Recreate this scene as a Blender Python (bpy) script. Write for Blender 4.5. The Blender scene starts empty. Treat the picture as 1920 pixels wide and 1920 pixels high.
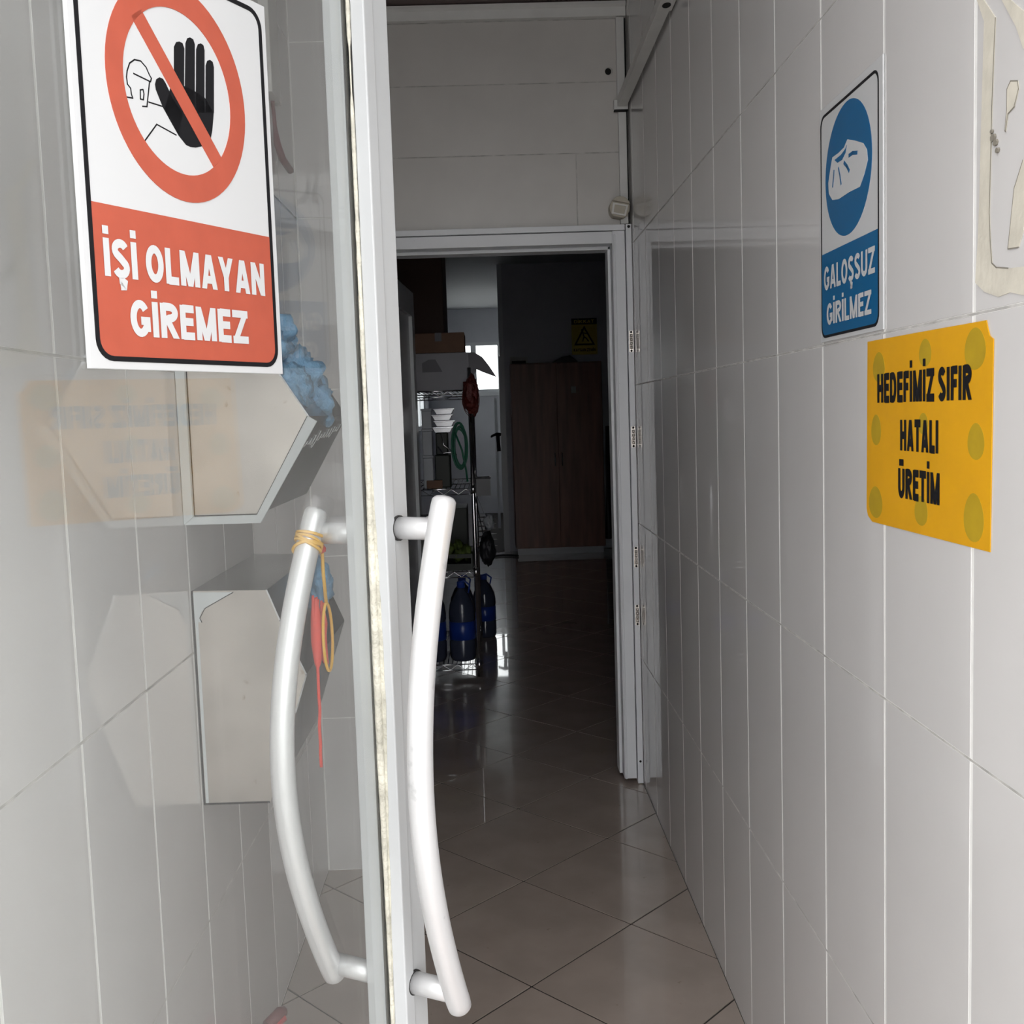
import bpy, bmesh, math, random
from mathutils import Vector, Matrix, noise

random.seed(7)
scn = bpy.context.scene
COL = scn.collection

# ------------------------------------------------------------------ camera
FPX, YAW, PITCH, ROLL, CAMH = 2013.49, 0.0190, -0.0902, -0.0325, 1.5818
fw = Vector((math.sin(YAW)*math.cos(PITCH), math.cos(YAW)*math.cos(PITCH), math.sin(PITCH)))
rt = Vector((math.cos(YAW), -math.sin(YAW), 0)); up = rt.cross(fw)
rt2 = rt*math.cos(ROLL)+up*math.sin(ROLL); up2 = -rt*math.sin(ROLL)+up*math.cos(ROLL)
cam = bpy.data.cameras.new('camera'); camo = bpy.data.objects.new('camera', cam); COL.objects.link(camo)
M = Matrix.Identity(4)
for i in range(3):
    M[i][0] = rt2[i]; M[i][1] = up2[i]; M[i][2] = -fw[i]
M.translation = (0, 0, CAMH)
camo.matrix_world = M
cam.sensor_width = 36; cam.lens = FPX/1920*36; cam.clip_start = 0.02; cam.clip_end = 200
scn.camera = camo

# ------------------------------------------------------------------ sky, exposure
w = bpy.data.worlds.new('overcast_sky'); scn.world = w; w.use_nodes = True
bg = w.node_tree.nodes['Background']
bg.inputs[0].default_value = (0.995, 0.99, 0.99, 1); bg.inputs[1].default_value = 3.9
vs = scn.view_settings
vs.view_transform = 'Standard'; vs.look = 'None'; vs.gamma = 1; vs.exposure = 0.0; vs.use_curve_mapping = False

# ------------------------------------------------------------------ dimensions
XR, XL = 0.608, -0.619
TW, TH = 0.303, 0.57
YF, YB = 0.74, 4.49            # front of the corridor, back wall
ROWS = [0.0, 0.548, 1.118, 1.688, 2.258, 2.828, 3.225]
HC = 3.225                     # corridor ceiling
RL, RR, RE, RH = -0.95, 1.9, 17.4, 3.29   # back room
TH_L = math.radians(28.0); CL = -0.917    # open door leaf
nL = Vector((math.cos(TH_L), -math.sin(TH_L), 0)); eL = Vector((math.sin(TH_L), math.cos(TH_L), 0))

# ------------------------------------------------------------------ materials
MATS = {}
def mat(name, col, rough=0.5, metal=0.0, var=0.0, scale=8.0, bump=0.0, bscale=60.0, spots=None, spec=None, stretch=None):
    if name in MATS: return MATS[name]
    m = bpy.data.materials.new(name); m.use_nodes = True; nt = m.node_tree; N = nt.nodes; L = nt.links
    b = N['Principled BSDF']; b.inputs['Roughness'].default_value = rough; b.inputs['Metallic'].default_value = metal
    if spec is not None: b.inputs['Specular IOR Level'].default_value = spec
    c4 = (*col, 1); b.inputs['Base Color'].default_value = c4
    tc = N.new('ShaderNodeTexCoord'); src = tc.outputs['Object']
    if stretch:
        mp = N.new('ShaderNodeMapping'); mp.inputs['Scale'].default_value = stretch; L.new(src, mp.inputs['Vector']); src = mp.outputs['Vector']
    last = None
    if var > 0:
        nz = N.new('ShaderNodeTexNoise'); nz.inputs['Scale'].default_value = scale; nz.inputs['Detail'].default_value = 5
        L.new(src, nz.inputs['Vector'])
        rp = N.new('ShaderNodeValToRGB'); rp.color_ramp.elements[0].position = .3; rp.color_ramp.elements[1].position = .7
        rp.color_ramp.elements[0].color = (*[max(0, c*(1-var)) for c in col], 1)
        rp.color_ramp.elements[1].color = (*[min(1, c*(1+var)) for c in col], 1)
        L.new(nz.outputs['Fac'], rp.inputs['Fac']); last = rp.outputs['Color']
    if spots:
        sc, thr, scol, amt = spots
        n2 = N.new('ShaderNodeTexNoise'); n2.inputs['Scale'].default_value = sc; n2.inputs['Detail'].default_value = 4
        L.new(src, n2.inputs['Vector'])
        r2 = N.new('ShaderNodeValToRGB'); r2.color_ramp.elements[0].position = thr; r2.color_ramp.elements[1].position = min(1, thr+.07)
        r2.color_ramp.elements[0].color = (0, 0, 0, 1); r2.color_ramp.elements[1].color = (amt, amt, amt, 1)
        L.new(n2.outputs['Fac'], r2.inputs['Fac'])
        mx = N.new('ShaderNodeMix'); mx.data_type = 'RGBA'
        L.new(r2.outputs['Color'], mx.inputs['Factor'])
        if last: L.new(last, mx.inputs['A'])
        else: mx.inputs['A'].default_value = c4
        mx.inputs['B'].default_value = (*scol, 1); last = mx.outputs['Result']
    if last: L.new(last, b.inputs['Base Color'])
    if bump > 0:
        n3 = N.new('ShaderNodeTexNoise'); n3.inputs['Scale'].default_value = bscale; n3.inputs['Detail'].default_value = 3
        L.new(src, n3.inputs['Vector'])
        bp = N.new('ShaderNodeBump'); bp.inputs['Strength'].default_value = bump; bp.inputs['Distance'].default_value = .01
        L.new(n3.outputs['Fac'], bp.inputs['Height']); L.new(bp.outputs['Normal'], b.inputs['Normal'])
    MATS[name] = m; return m

def glass_mat(name, tint, haze):
    m = bpy.data.materials.new(name); m.use_nodes = True; nt = m.node_tree; N = nt.nodes; L = nt.links
    N.remove(N['Principled BSDF']); out = N['Material Output']
    tr = N.new('ShaderNodeBsdfTransparent'); tr.inputs[0].default_value = (*tint, 1)
    df = N.new('ShaderNodeBsdfDiffuse'); df.inputs[0].default_value = (.8, .8, .78, 1)
    gl = N.new('ShaderNodeBsdfGlossy'); gl.inputs['Roughness'].default_value = 0.0; gl.inputs[0].default_value = (1, 1, 1, 1)
    lw = N.new('ShaderNodeLayerWeight'); lw.inputs['Blend'].default_value = .5     # facing = 1-|cos|
    pw = N.new('ShaderNodeMath'); pw.operation = 'POWER'; pw.inputs[1].default_value = 5; L.new(lw.outputs['Facing'], pw.inputs[0])
    fr = N.new('ShaderNodeMath'); fr.operation = 'MULTIPLY_ADD'; fr.inputs[1].default_value = .96; fr.inputs[2].default_value = .075; L.new(pw.outputs[0], fr.inputs[0])
    tc = N.new('ShaderNodeTexCoord'); nz = N.new('ShaderNodeTexNoise'); nz.inputs['Scale'].default_value = 3; nz.inputs['Detail'].default_value = 6
    L.new(tc.outputs['Object'], nz.inputs['Vector'])
    mr = N.new('ShaderNodeMapRange'); mr.inputs['To Min'].default_value = haze*.6; mr.inputs['To Max'].default_value = haze*1.4
    L.new(nz.outputs['Fac'], mr.inputs['Value'])
    m1 = N.new('ShaderNodeMixShader'); L.new(mr.outputs['Result'], m1.inputs[0]); L.new(tr.outputs[0], m1.inputs[1]); L.new(df.outputs[0], m1.inputs[2])
    m2 = N.new('ShaderNodeMixShader'); L.new(fr.outputs[0], m2.inputs[0]); L.new(m1.outputs[0], m2.inputs[1]); L.new(gl.outputs[0], m2.inputs[2])
    L.new(m2.outputs[0], out.inputs['Surface']); MATS[name] = m; return m

mat('wall_tile', (.67, .66, .655), .03, var=.025, scale=3)
mat('wall_grout', (.90, .90, .88), .8, var=.06, scale=30)
mat('joint_grey', (.50, .49, .47), .8, var=.3, scale=25)
mat('floor_tile', (.43, .36, .318), .055, var=.10, scale=5, spots=(22, .68, (.20, .15, .12), .5))
_b = MATS['floor_tile'].node_tree.nodes['Principled BSDF']; _b.inputs['Roughness'].default_value = .20; _b.inputs['Coat Weight'].default_value = .9; _b.inputs['Coat Roughness'].default_value = .02
mat('floor_grout', (.028, .022, .02), .8)
mat('pvc', (.56, .575, .585), .35, var=.04, scale=4, spots=(120, .74, (.25, .24, .22), .6))
mat('pvc_frame', (.80, .82, .85), .35, var=.04, scale=4, spots=(120, .74, (.3, .29, .27), .5))
mat('pvc_plain', (.66, .68, .70), .3)
mat('pvc_old', (.74, .74, .72), .4, var=.05, scale=9, spots=(70, .73, (.3, .26, .2), .6))
mat('silicone', (.62, .60, .51), .5, var=.25, scale=25, bump=.6, bscale=90, spots=(60, .66, (.35, .28, .16), .6))
mat('handle_paint', (.78, .78, .79), .36, .45, var=.02, scale=10, spots=(26, .66, (.50, .51, .51), .6))
mat('gasket', (.03, .03, .03), .6)
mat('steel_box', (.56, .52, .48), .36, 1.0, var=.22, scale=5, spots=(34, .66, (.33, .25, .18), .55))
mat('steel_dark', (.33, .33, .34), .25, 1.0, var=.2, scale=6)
mat('film', (.68, .72, .73), .5, var=.05, scale=20)
mat('chrome', (.75, .75, .77), .15, 1.0)
mat('steel', (.62, .62, .63), .25, 1.0)
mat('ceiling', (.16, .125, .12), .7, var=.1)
mat('back_panel', (.62, .60, .575), .35, var=.05, scale=4)
mat('room_wall', (.55, .56, .60), .5, var=.06, scale=2)
mat('room_ceil', (.55, .56, .56), .8)
mat('ground', (.38, .37, .36), .9, var=.1)
mat('facade', (.6, .58, .55), .9, var=.05)
mat('sign_white', (.62, .63, .64), .35)
mat('sign_edge', (.78, .77, .74), .6, var=.08, scale=30)
mat('sign_red', (.47, .095, .055), .4, var=.05, scale=30)
mat('sign_black', (.01, .01, .012), .5, spec=.2)
mat('sign_blue', (.0, .115, .29), .35)
mat('sign_yellow', (.76, .38, .004), .5, var=.05, scale=12)
mat('leaf_print', (.48, .32, .012), .5, var=.10, scale=20)
mat('residue', (.68, .645, .555), .6, var=.10, scale=20, bump=.12, bscale=60)
mat('residue_edge', (.25, .23, .19), .7)
mat('shoe_cover', (.17, .37, .58), .28, var=.3, scale=25, bump=.9, bscale=45)
mat('beige_plastic', (.50, .46, .38), .45)
mat('yellow_band', (.78, .45, .06), .5)
mat('red_string', (.70, .07, .05), .6)
mat('red_plastic', (.62, .06, .07), .35)
mat('red_dark', (.16, .04, .045), .4)
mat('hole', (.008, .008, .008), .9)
mat('wood', (.21, .09, .07), .4, var=.25, scale=3, stretch=(6, 6, .6))
mat('wood_dark', (.12, .06, .05), .5)
mat('carton', (.22, .13, .09), .8, var=.1, scale=10)
mat('carton_white', (.42, .42, .46), .7, var=.05)
mat('carton_print', (.22, .22, .24), .7)
mat('grey_box', (.50, .53, .58), .4)
mat('green_hose', (.015, .16, .09), .4)
mat('red_bag', (.13, .014, .012), .5, bump=.8, bscale=50)
mat('black_bag', (.02, .02, .026), .5, bump=.6, bscale=30)
mat('white_bag', (.5, .52, .56), .4, bump=.6, bscale=30)
mat('pet', (.05, .06, .10), .08)
mat('label_blue', (.015, .05, .30), .3)
mat('caddy', (.10, .10, .11), .4)
mat('cap_blue', (.02, .06, .35), .4)
mat('crate', (.02, .025, .02), .5)
mat('greens', (.10, .14, .03), .6, var=.5, scale=30)
mat('warn_yellow', (.55, .45, .05), .5)
mat('paper', (.5, .5, .5), .8)
glass_mat('door_glass', (.975, .985, .98), .03)
glass_mat('window_glass', (.95, .97, .97), .02)

# ------------------------------------------------------------------ mesh helpers
class Fr:
    def __init__(s, o, U, V, N): s.o, s.U, s.V, s.N = Vector(o), Vector(U), Vector(V), Vector(N)
    def p(s, u, v, w=0): return s.o+s.U*u+s.V*v+s.N*w
WORLD = Fr((0, 0, 0), (1, 0, 0), (0, 1, 0), (0, 0, 1))
FRW = Fr((XR, 0, 0), (0, -1, 0), (0, 0, 1), (-1, 0, 0))      # right wall: u = -y
FLW = Fr((XL, 0, 0), (0, 1, 0), (0, 0, 1), (1, 0, 0))        # left wall: u = y
FLEAF = Fr(nL*CL, eL, (0, 0, 1), nL)                          # open glass leaf: u along leaf
def FY(Y): return Fr((0, Y, 0), (1, 0, 0), (0, 0, 1), (0, -1, 0))

class MB:
    def __init__(s): s.v, s.f, s.sm = [], [], []
    def face(s, ids, smooth=False): s.f.append(ids); s.sm.append(smooth)
    def prism(s, fr, poly, w0, w1):
        n = len(poly); b = len(s.v)
        s.v += [fr.p(u, v, w0) for u, v in poly]+[fr.p(u, v, w1) for u, v in poly]
        s.face(list(range(b, b+n))[::-1]); s.face(list(range(b+n, b+2*n)))
        for i in range(n): s.face([b+i, b+(i+1) % n, b+n+(i+1) % n, b+n+i])
        return s
    def box(s, x0, x1, y0, y1, z0, z1, fr=WORLD):
        return s.prism(fr, [(x0, y0), (x1, y0), (x1, y1), (x0, y1)], z0, z1)
    def fbox(s, fr, u0, u1, v0, v1, w0, w1): return s.prism(fr, [(u0, v0), (u1, v0), (u1, v1), (u0, v1)], w0, w1)
    def ring(s, fr, outer, inner, w0, w1):
        n = len(outer); b = len(s.v)
        for w_ in (w0, w1):
            s.v += [fr.p(u, v, w_) for u, v in outer]; s.v += [fr.p(u, v, w_) for u, v in inner]
        for i in range(n):
            j = (i+1) % n
            s.face([b+2*n+i, b+2*n+j, b+3*n+j, b+3*n+i]); s.face([b+i, b+n+i, b+n+j, b+j])
            s.face([b+i, b+j, b+2*n+j, b+2*n+i]); s.face([b+n+i, b+3*n+i, b+3*n+j, b+n+j])
        return s
    def stroke(s, fr, pts, wd, w0, w1):
        for a, c in zip(pts, pts[1:]):
            d = Vector((c[0]-a[0], c[1]-a[1])); l = d.length
            if l < 1e-6: continue
            d /= l; q = Vector((-d.y, d.x))*wd/2; e = d*wd*.3
            s.prism(fr, [(a[0]-e.x+q.x, a[1]-e.y+q.y), (a[0]-e.x-q.x, a[1]-e.y-q.y), (c[0]+e.x-q.x, c[1]+e.y-q.y), (c[0]+e.x+q.x, c[1]+e.y+q.y)], w0, w1)
        return s
    def tube(s, pts, r, seg=12, cap=True, closed=False):
        pts = [Vector(p) for p in pts]; n = len(pts); b = len(s.v)
        rr = r if isinstance(r, (list, tuple)) else [r]*n
        t0 = (pts[1]-pts[0]).normalized(); ref = Vector((0, 0, 1)) if abs(t0.z) < .9 else Vector((1, 0, 0))
        x = t0.cross(ref).normalized()
        for i, p in enumerate(pts):
            if closed: t = (pts[(i+1) % n]-pts[i-1]).normalized()
            else: t = (pts[min(n-1, i+1)]-pts[max(0, i-1)]).normalized()
            x = (x-t*x.dot(t)).normalized(); y = t.cross(x)
            for k in range(seg):
                a = 2*math.pi*k/seg; s.v.append(p+(x*math.cos(a)+y*math.sin(a))*rr[i])
        for i in range(n if closed else n-1):
            for k in range(seg):
                j = (i+1) % n
                s.face([b+i*seg+k, b+i*seg+(k+1) % seg, b+j*seg+(k+1) % seg, b+j*seg+k], True)
        if cap and not closed:
            s.face(list(range(b, b+seg))[::-1]); s.face(list(range(b+(n-1)*seg, b+n*seg)))
        return s
    def lathe(s, prof, c=(0, 0, 0), seg=24, fr=WORLD):
        b = len(s.v); n = len(prof); c = Vector(c)
        for r, z in prof:
            for k in range(seg):
                a = 2*math.pi*k/seg; s.v.append(c+fr.U*(r*math.cos(a))+fr.V*(r*math.sin(a))+fr.N*z)
        for i in range(n-1):
            for k in range(seg): s.face([b+i*seg+k, b+i*seg+(k+1) % seg, b+(i+1)*seg+(k+1) % seg, b+(i+1)*seg+k], True)
        s.face(list(range(b, b+seg))[::-1]); s.face(list(range(b+(n-1)*seg, b+n*seg)))
        return s
    def grid(s, pts, nu, nv, smooth=True):
        b = len(s.v); s.v += [Vector(p) for p in pts]
        for i in range(nu-1):
            for j in range(nv-1): s.face([b+i*nv+j, b+i*nv+j+1, b+(i+1)*nv+j+1, b+(i+1)*nv+j], smooth)
        return s
    def mesh(s, name, off=Vector((0, 0, 0)), bevel=0):
        me = bpy.data.meshes.new(name)
        me.from_pydata([tuple(v-off) for v in s.v], [], s.f)
        for p, sm in zip(me.polygons, s.sm): p.use_smooth = sm
        bm = bmesh.new(); bm.from_mesh(me)
        if bevel > 0: bmesh.ops.bevel(bm, geom=[e for e in bm.edges], offset=bevel, segments=2, affect='EDGES', profile=.5, clamp_overlap=True)
        bmesh.ops.recalc_face_normals(bm, faces=bm.faces[:]); bm.to_mesh(me); bm.free()
        return me

def tag(o, label=None, cat=None, group=None, kind=None):
    if label: o['label'] = label
    if cat: o['category'] = cat
    if group: o['group'] = group
    if kind: o['kind'] = kind
    return o
def thing(name, loc, label, cat, group=None, kind=None):
    o = bpy.data.objects.new(name, None); COL.objects.link(o); o.location = loc; o.empty_display_size = .05
    return tag(o, label, cat, group, kind)
def off_of(parent):
    o = Vector((0, 0, 0))
    while parent is not None: o += Vector(parent.location); parent = parent.parent
    return o
def obj(name, mb, m, parent=None, bevel=0, loc=None, label=None):
    """mesh built in world coordinates; its origin is put at loc (or at the parent's origin)"""
    po = off_of(parent); l = Vector(loc) if loc is not None else po
    me = mb.mesh(name, l, bevel); me.materials.append(MATS[m])
    o = bpy.data.objects.new(name, me); COL.objects.link(o); o.location = l-po; o.parent = parent
    if label: o['label'] = label
    return o
def inst(name, me, parent, loc, rot=None):
    o = bpy.data.objects.new(name, me); COL.objects.link(o); o.parent = parent; o.location = loc
    if rot is not None: o.rotation_euler = rot
    return o
def struct(name, mb, m, label, parent=None, bevel=0):
    o = obj(name, mb, m, parent, bevel); return tag(o, label, name.split('_')[0], None, 'structure')
def copy_tree(o, parent=None):
    c = o.copy(); COL.objects.link(c); c.parent = parent
    for ch in o.children: copy_tree(ch, c)
    return c

def rrect(u0, u1, v0, v1, r, seg=6):
    pts = []
    for cx, cy, a0 in ((u1-r, v0+r, -90), (u1-r, v1-r, 0), (u0+r, v1-r, 90), (u0+r, v0+r, 180)):
        for k in range(seg+1):
            a = math.radians(a0+90*k/seg); pts.append((cx+r*math.cos(a), cy+r*math.sin(a)))
    return pts
def ell(cx, cy, a, b, n=48): return [(cx+a*math.cos(2*math.pi*k/n), cy+b*math.sin(2*math.pi*k/n)) for k in range(n)]

def clip(poly, f):
    out = []
    for i in range(len(poly)):
        a, c = poly[i-1], poly[i]; fa, fc = f(a), f(c)
        if fa >= 0: out.append(a)
        if (fa >= 0) != (fc >= 0):
            t = fa/(fa-fc); out.append((a[0]+(c[0]-a[0])*t, a[1]+(c[1]-a[1])*t))
    return out
def arc(cx, cy, rx, ry, a0, a1, n=14):
    return [(cx+rx*math.cos(math.radians(a0+(a1-a0)*k/n)), cy+ry*math.sin(math.radians(a0+(a1-a0)*k/n))) for k in range(n+1)]
def glyph(ch, t, wd):
    """strokes (centre lines) of a heavy condensed capital; cap height 1, stem width t, letter width wd"""
    h = t/2; W = wd; x0, x1, y0, y1, m = h, W-h, h*.86, 1-h*.86, .5
    vl = [(x0, 0), (x0, 1)]; vr = [(x1, 0), (x1, 1)]
    rx = (x1-x0)/2; cx = (x0+x1)/2
    if ch in 'Iİ': s = [[(h, 0), (h, 1)]]
    elif ch == 'H': s = [vl, vr, [(x0, m), (x1, m)]]
    elif ch == 'E': s = [vl, [(x0, y0), (W, y0)], [(x0, y1), (W, y1)], [(x0, m+.02), (W*.94, m+.02)]]
    elif ch == 'F': s = [vl, [(x0, y1), (W, y1)], [(x0, m), (W*.9, m)]]
    elif ch == 'L': s = [vl, [(x0, y0), (W, y0)]]
    elif ch == 'T': s = [[(cx, 0), (cx, 1)], [(0, y1), (W, y1)]]
    elif ch == 'D': s = [vl, [(x0, y1)]+arc(x1-rx*.95, .5, rx*.95, .5-h*.86, 90, -90)+[(x0, y0)]]
    elif ch in 'OQ': s = [arc(cx, .5, rx, .5-h*.86, 0, 360, 32)]
    elif ch == 'G': s = [arc(cx, .5, rx, .5-h*.86, 38, 345, 26)+[(x1, .44)], [(cx+.02, .44), (x1+h, .44)], [(x1, .44), (x1, .14)]]
    elif ch in 'UÜ': s = [[(x0, 1), (x0, .36)]+arc(cx, .36, rx, .36-h*.86, 180, 360)+[(x1, 1)]]
    elif ch in 'SŞ': s = [arc(cx, .735, rx*.98, .265-h*.8, 22, 225, 14)+[(cx, .51)]+arc(cx, .265, rx, .265-h*.8, 55, -160, 14)]
    elif ch == 'R': s = [vl, [(x0, y1), (cx, y1)]+arc(cx, .735, rx, .265-h*.86, 90, -90)+[(x0, .47)], [(cx-.06, .50), (x1+.01, 0)]]
    elif ch == 'K': s = [vl, [(x1-.03, 1), (x0+.02, .36)], [(x0+rx*.7, .6), (x1, 0)]]
    elif ch == 'A': s = [[(h, 0), (cx-.02, 1)], [(W-h, 0), (cx+.02, 1)], [(W*.22, .27), (W*.78, .27)]]
    elif ch == 'M': s = [vl, vr, [(x0, 1), (cx, 0)], [(x1, 1), (cx, 0)]]
    elif ch == 'N': s = [vl, vr, [(x0, 1), (x1, 0)]]
    elif ch == 'Y': s = [[(h, 1), (cx, .40)], [(W-h, 1), (cx, .40)], [(cx, 0), (cx, .45)]]
    elif ch == 'Z': s = [[(0, y1), (W, y1)], [(0, y0), (W, y0)], [(t*.62, t*.55), (W-t*.62, 1-t*.55)]]
    else: s = []
    if ch == 'İ': s.append([(h, 1.10), (h, 1.10+t*.95)])
    if ch == 'Ü': s += [[(cx-rx*.5, 1.09), (cx-rx*.5, 1.09+t*.9)], [(cx+rx*.5, 1.09), (cx+rx*.5, 1.09+t*.9)]]
    if ch == 'Ş': s.append([(cx, 0), (cx+.01, -.09), (cx+.09, -.13), (cx+.07, -.21), (cx-.07, -.22)])
    return s
WID = {'I': 0, 'İ': 0, 'M': .86, 'A': .74, 'O': .74, 'G': .74, 'N': .70, 'Y': .72, 'E': .58, 'F': .55, 'L': .55, 'T': .64, 'Z': .72, 'U': .70, 'Ü': .70, 'D': .70, 'R': .70, 'S': .66, 'Ş': .66, 'H': .70, 'K': .72}
def sweep(pts, t):
    """mitred quad strip along a polyline"""
    pts = [q for i, q in enumerate(pts) if i == 0 or math.hypot(q[0]-pts[i-1][0], q[1]-pts[i-1][1]) > 1e-4]
    n = len(pts); L_, R_ = [], []
    closed = n > 3 and math.hypot(pts[0][0]-pts[-1][0], pts[0][1]-pts[-1][1]) < 1e-6
    for i in range(n):
        a = pts[i-1] if i > 0 else (pts[-2] if closed else None)
        c = pts[i+1] if i < n-1 else (pts[1] if closed else None)
        d1 = Vector((pts[i][0]-a[0], pts[i][1]-a[1])).normalized() if a else None
        d2 = Vector((c[0]-pts[i][0], c[1]-pts[i][1])).normalized() if c else None
        if d1 is None: d1 = d2
        if d2 is None: d2 = d1
        q = d1+d2; q = q.normalized() if q.length > 1e-4 else d1
        nn = Vector((-q.y, q.x)); k = t/2/max(.5, nn.dot(Vector((-d1.y, d1.x))))
        L_.append((pts[i][0]+nn.x*k, pts[i][1]+nn.y*k)); R_.append((pts[i][0]-nn.x*k, pts[i][1]-nn.y*k))
    return L_, R_
def lettering(body, fr, u0, u1, v0, v1, w, m, parent, t=.2, gap=.085, space=.26, name='lettering'):
    x = 0; strips = []
    for ch in body:
        if ch == ' ': x += space; continue
        wd = WID[ch] or t
        for pl in glyph(ch, t, wd):
            pl = [(px+x, py) for px, py in pl]; diag = len(pl) == 2 and abs(pl[0][0]-pl[1][0]) > 1e-3 and abs(pl[0][1]-pl[1][1]) > 1e-3
            if not diag: strips.append(sweep(pl, t)); continue
            (ax, ay), (bx, by) = pl; ex, ey = (bx-ax)*.2, (by-ay)*.2
            if ay in (0, 1): ax, ay = ax-ex, ay-ey
            if by in (0, 1): bx, by = bx+ex, by+ey
            l_, r_ = sweep([(ax, ay), (bx, by)], t*.95)
            q = clip(clip(l_+r_[::-1], lambda p: p[1]), lambda p: 1-p[1]); strips.append((q, None))
        x += wd+gap
    X = x-gap; b = MB()
    for L_, R_ in strips:
        k = len(b.v); n = len(L_)
        if R_ is None:
            for px, py in L_: b.v.append(fr.p(u0+px/X*(u1-u0), v0+py*(v1-v0), w+.00002*(len(b.f) % 5)))
            b.face(list(range(k, k+n))); continue
        for px, py in L_+R_: b.v.append(fr.p(u0+px/X*(u1-u0), v0+py*(v1-v0), w+.00002*(len(b.f) % 5)))
        for i in range(n-1): b.face([k+i, k+i+1, k+n+i+1, k+n+i])
    return obj(name, b, m, parent)

# ------------------------------------------------------------------ room shell
TILE_T = .008
def tile_mesh(w_, h_, t=TILE_T): # local: x across, z up, y = front at 0, back at +t
    b = MB(); c = .0012
    b.v = [Vector(q) for q in [(-w_/2, c, -h_/2), (w_/2, c, -h_/2), (w_/2, c, h_/2), (-w_/2, c, h_/2),
           (-w_/2+c, 0, -h_/2+c), (w_/2-c, 0, -h_/2+c), (w_/2-c, 0, h_/2-c), (-w_/2+c, 0, h_/2-c),
           (-w_/2, t, -h_/2), (w_/2, t, -h_/2), (w_/2, t, h_/2), (-w_/2, t, h_/2)]]
    b.f = [[4, 5, 6, 7], [0, 1, 5, 4], [1, 2, 6, 5], [2, 3, 7, 6], [3, 0, 4, 7], [0, 8, 9, 1], [1, 9, 10, 2], [2, 10, 11, 3], [3, 11, 8, 0], [11, 10, 9, 8]]
    b.sm = [False]*10
    me = b.mesh('tile'); return me
TCACHE = {}
def put_tile(parent, w_, h_, loc, rz, m='wall_tile', name='tile'):
    k = (round(w_, 4), round(h_, 4), m)
    if k not in TCACHE:
        me = tile_mesh(w_, h_); me.materials.append(MATS[m]); TCACHE[k] = me
    j = .0007
    o = inst(name, TCACHE[k], parent, loc, (random.uniform(-j, j), random.uniform(-j, j)*0, rz+random.uniform(-j, j)))
    return o
def tiled_wall(parent, fr_face, us, vs_, rz, gap_u=.0066, gap_v=.003, m='wall_tile', skip=None):
    for i in range(len(us)-1):
        for j in range(len(vs_)-1):
            a, b, c, d = us[i], us[i+1], vs_[j], vs_[j+1]
            if skip and skip(a, b, c, d): continue
            put_tile(parent, abs(b-a)-gap_u, d-c-gap_v, fr_face((a+b)/2, (c+d)/2), rz, m)

# right wall
g = .0006   # joints lie this far behind the tile faces
b = MB().box(XR+g, XR+.14, YF, YB+.14, -.05, HC+.06)
wr = struct('wall_right', b, 'wall_grout', 'tall white glazed tile wall with bright vertical joints, right side')
for z in ROWS[1:-1]:
    j = obj('joint', MB().box(XR+g-.0003, XR+.004, YF, YB, z-.0016, z+.0016), 'joint_grey', wr)
us = [YF]+[1.9455+k*TW for k in range(-3, 9)]+[YB]
us = [u for i, u in enumerate(us) if i == 0 or u-us[i-1] > .02]
tiled_wall(wr, lambda y, z: (XR, y, z), us, ROWS, -math.pi/2)
# left wall
b = MB().box(XL-.14, XL-g, YF, YB+.14, -.05, HC+.06)
wl = struct('wall_left', b, 'wall_grout', 'white tiled wall behind the open glass door, left side')
for z in ROWS[1:-1]:
    j = obj('joint', MB().box(XL-.004, XL-g+.0003, YF, 3.68, z-.0022, z+.0022), 'joint_grey', wl)
us = [YF]+[1.5683+k*TW for k in range(-2, 7)]+[3.68]
tiled_wall(wl, lambda y, z: (XL, y, z), us, ROWS, math.pi/2, gap_v=.004)
# tiled pier left of the inner doorway
YP, XP = 3.68, -.42
b = MB().box(XL, XP-g, YP+g, YB, 0, HC)
wp = struct('wall_pier', b, 'wall_grout', 'narrow tiled pier beside the inner doorway, seen through the glass')
tiled_wall(wp, lambda x, z: (x, YP, z), [XL+.001, XP-.001], ROWS, 0, m='wall_tile')
tiled_wall(wp, lambda y, z: (XP, y, z), [YP+.009, 3.98, 4.28, YB-.001], ROWS, math.pi/2)
# back wall with doorway
DX0, DX1, DZ = -.43, .606, 2.338
b = MB().box(RL, DX0, YB+g, YB+.13, 0, RH).box(DX1, RR, YB+g, YB+.13, 0, RH).box(DX0, DX1, YB+g, YB+.13, DZ, RH)
wb = struct('wall_back', b, 'joint_grey', 'wall of wide pale tiles above the inner doorway')
zr = [DZ+.004, 2.636, 2.916, 3.162]
for j in range(3):
    xs = {0: [XP+.002, .394, XR-.002], 1: [XP+.002, .10, XR-.002], 2: [XP+.002, XR-.002]}[j]
    xs = xs if j != 1 else [XP+.002, XR-.002]
    for i in range(len(xs)-1):
        put_tile(wb, xs[i+1]-xs[i]-.003, zr[j+1]-zr[j]-.0032, ((xs[i]+xs[i+1])/2, YB, (zr[j]+zr[j+1])/2), 0, 'back_panel')
# crown trim
b = MB().prism(Fr((0, 0, 0), (0, 1, 0), (0, 0, 1), (1, 0, 0)), [(YB-.002, 3.163), (YB-.02, 3.166), (YB-.024, 3.20), (YB-.034, 3.208), (YB-.034, 3.220), (YB-.002, 3.220)], XP+.002, XR-.002)
struct('trim_1', b, 'pvc_old', 'pale cornice strip under the dark ceiling above the inner doorway')
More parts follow.
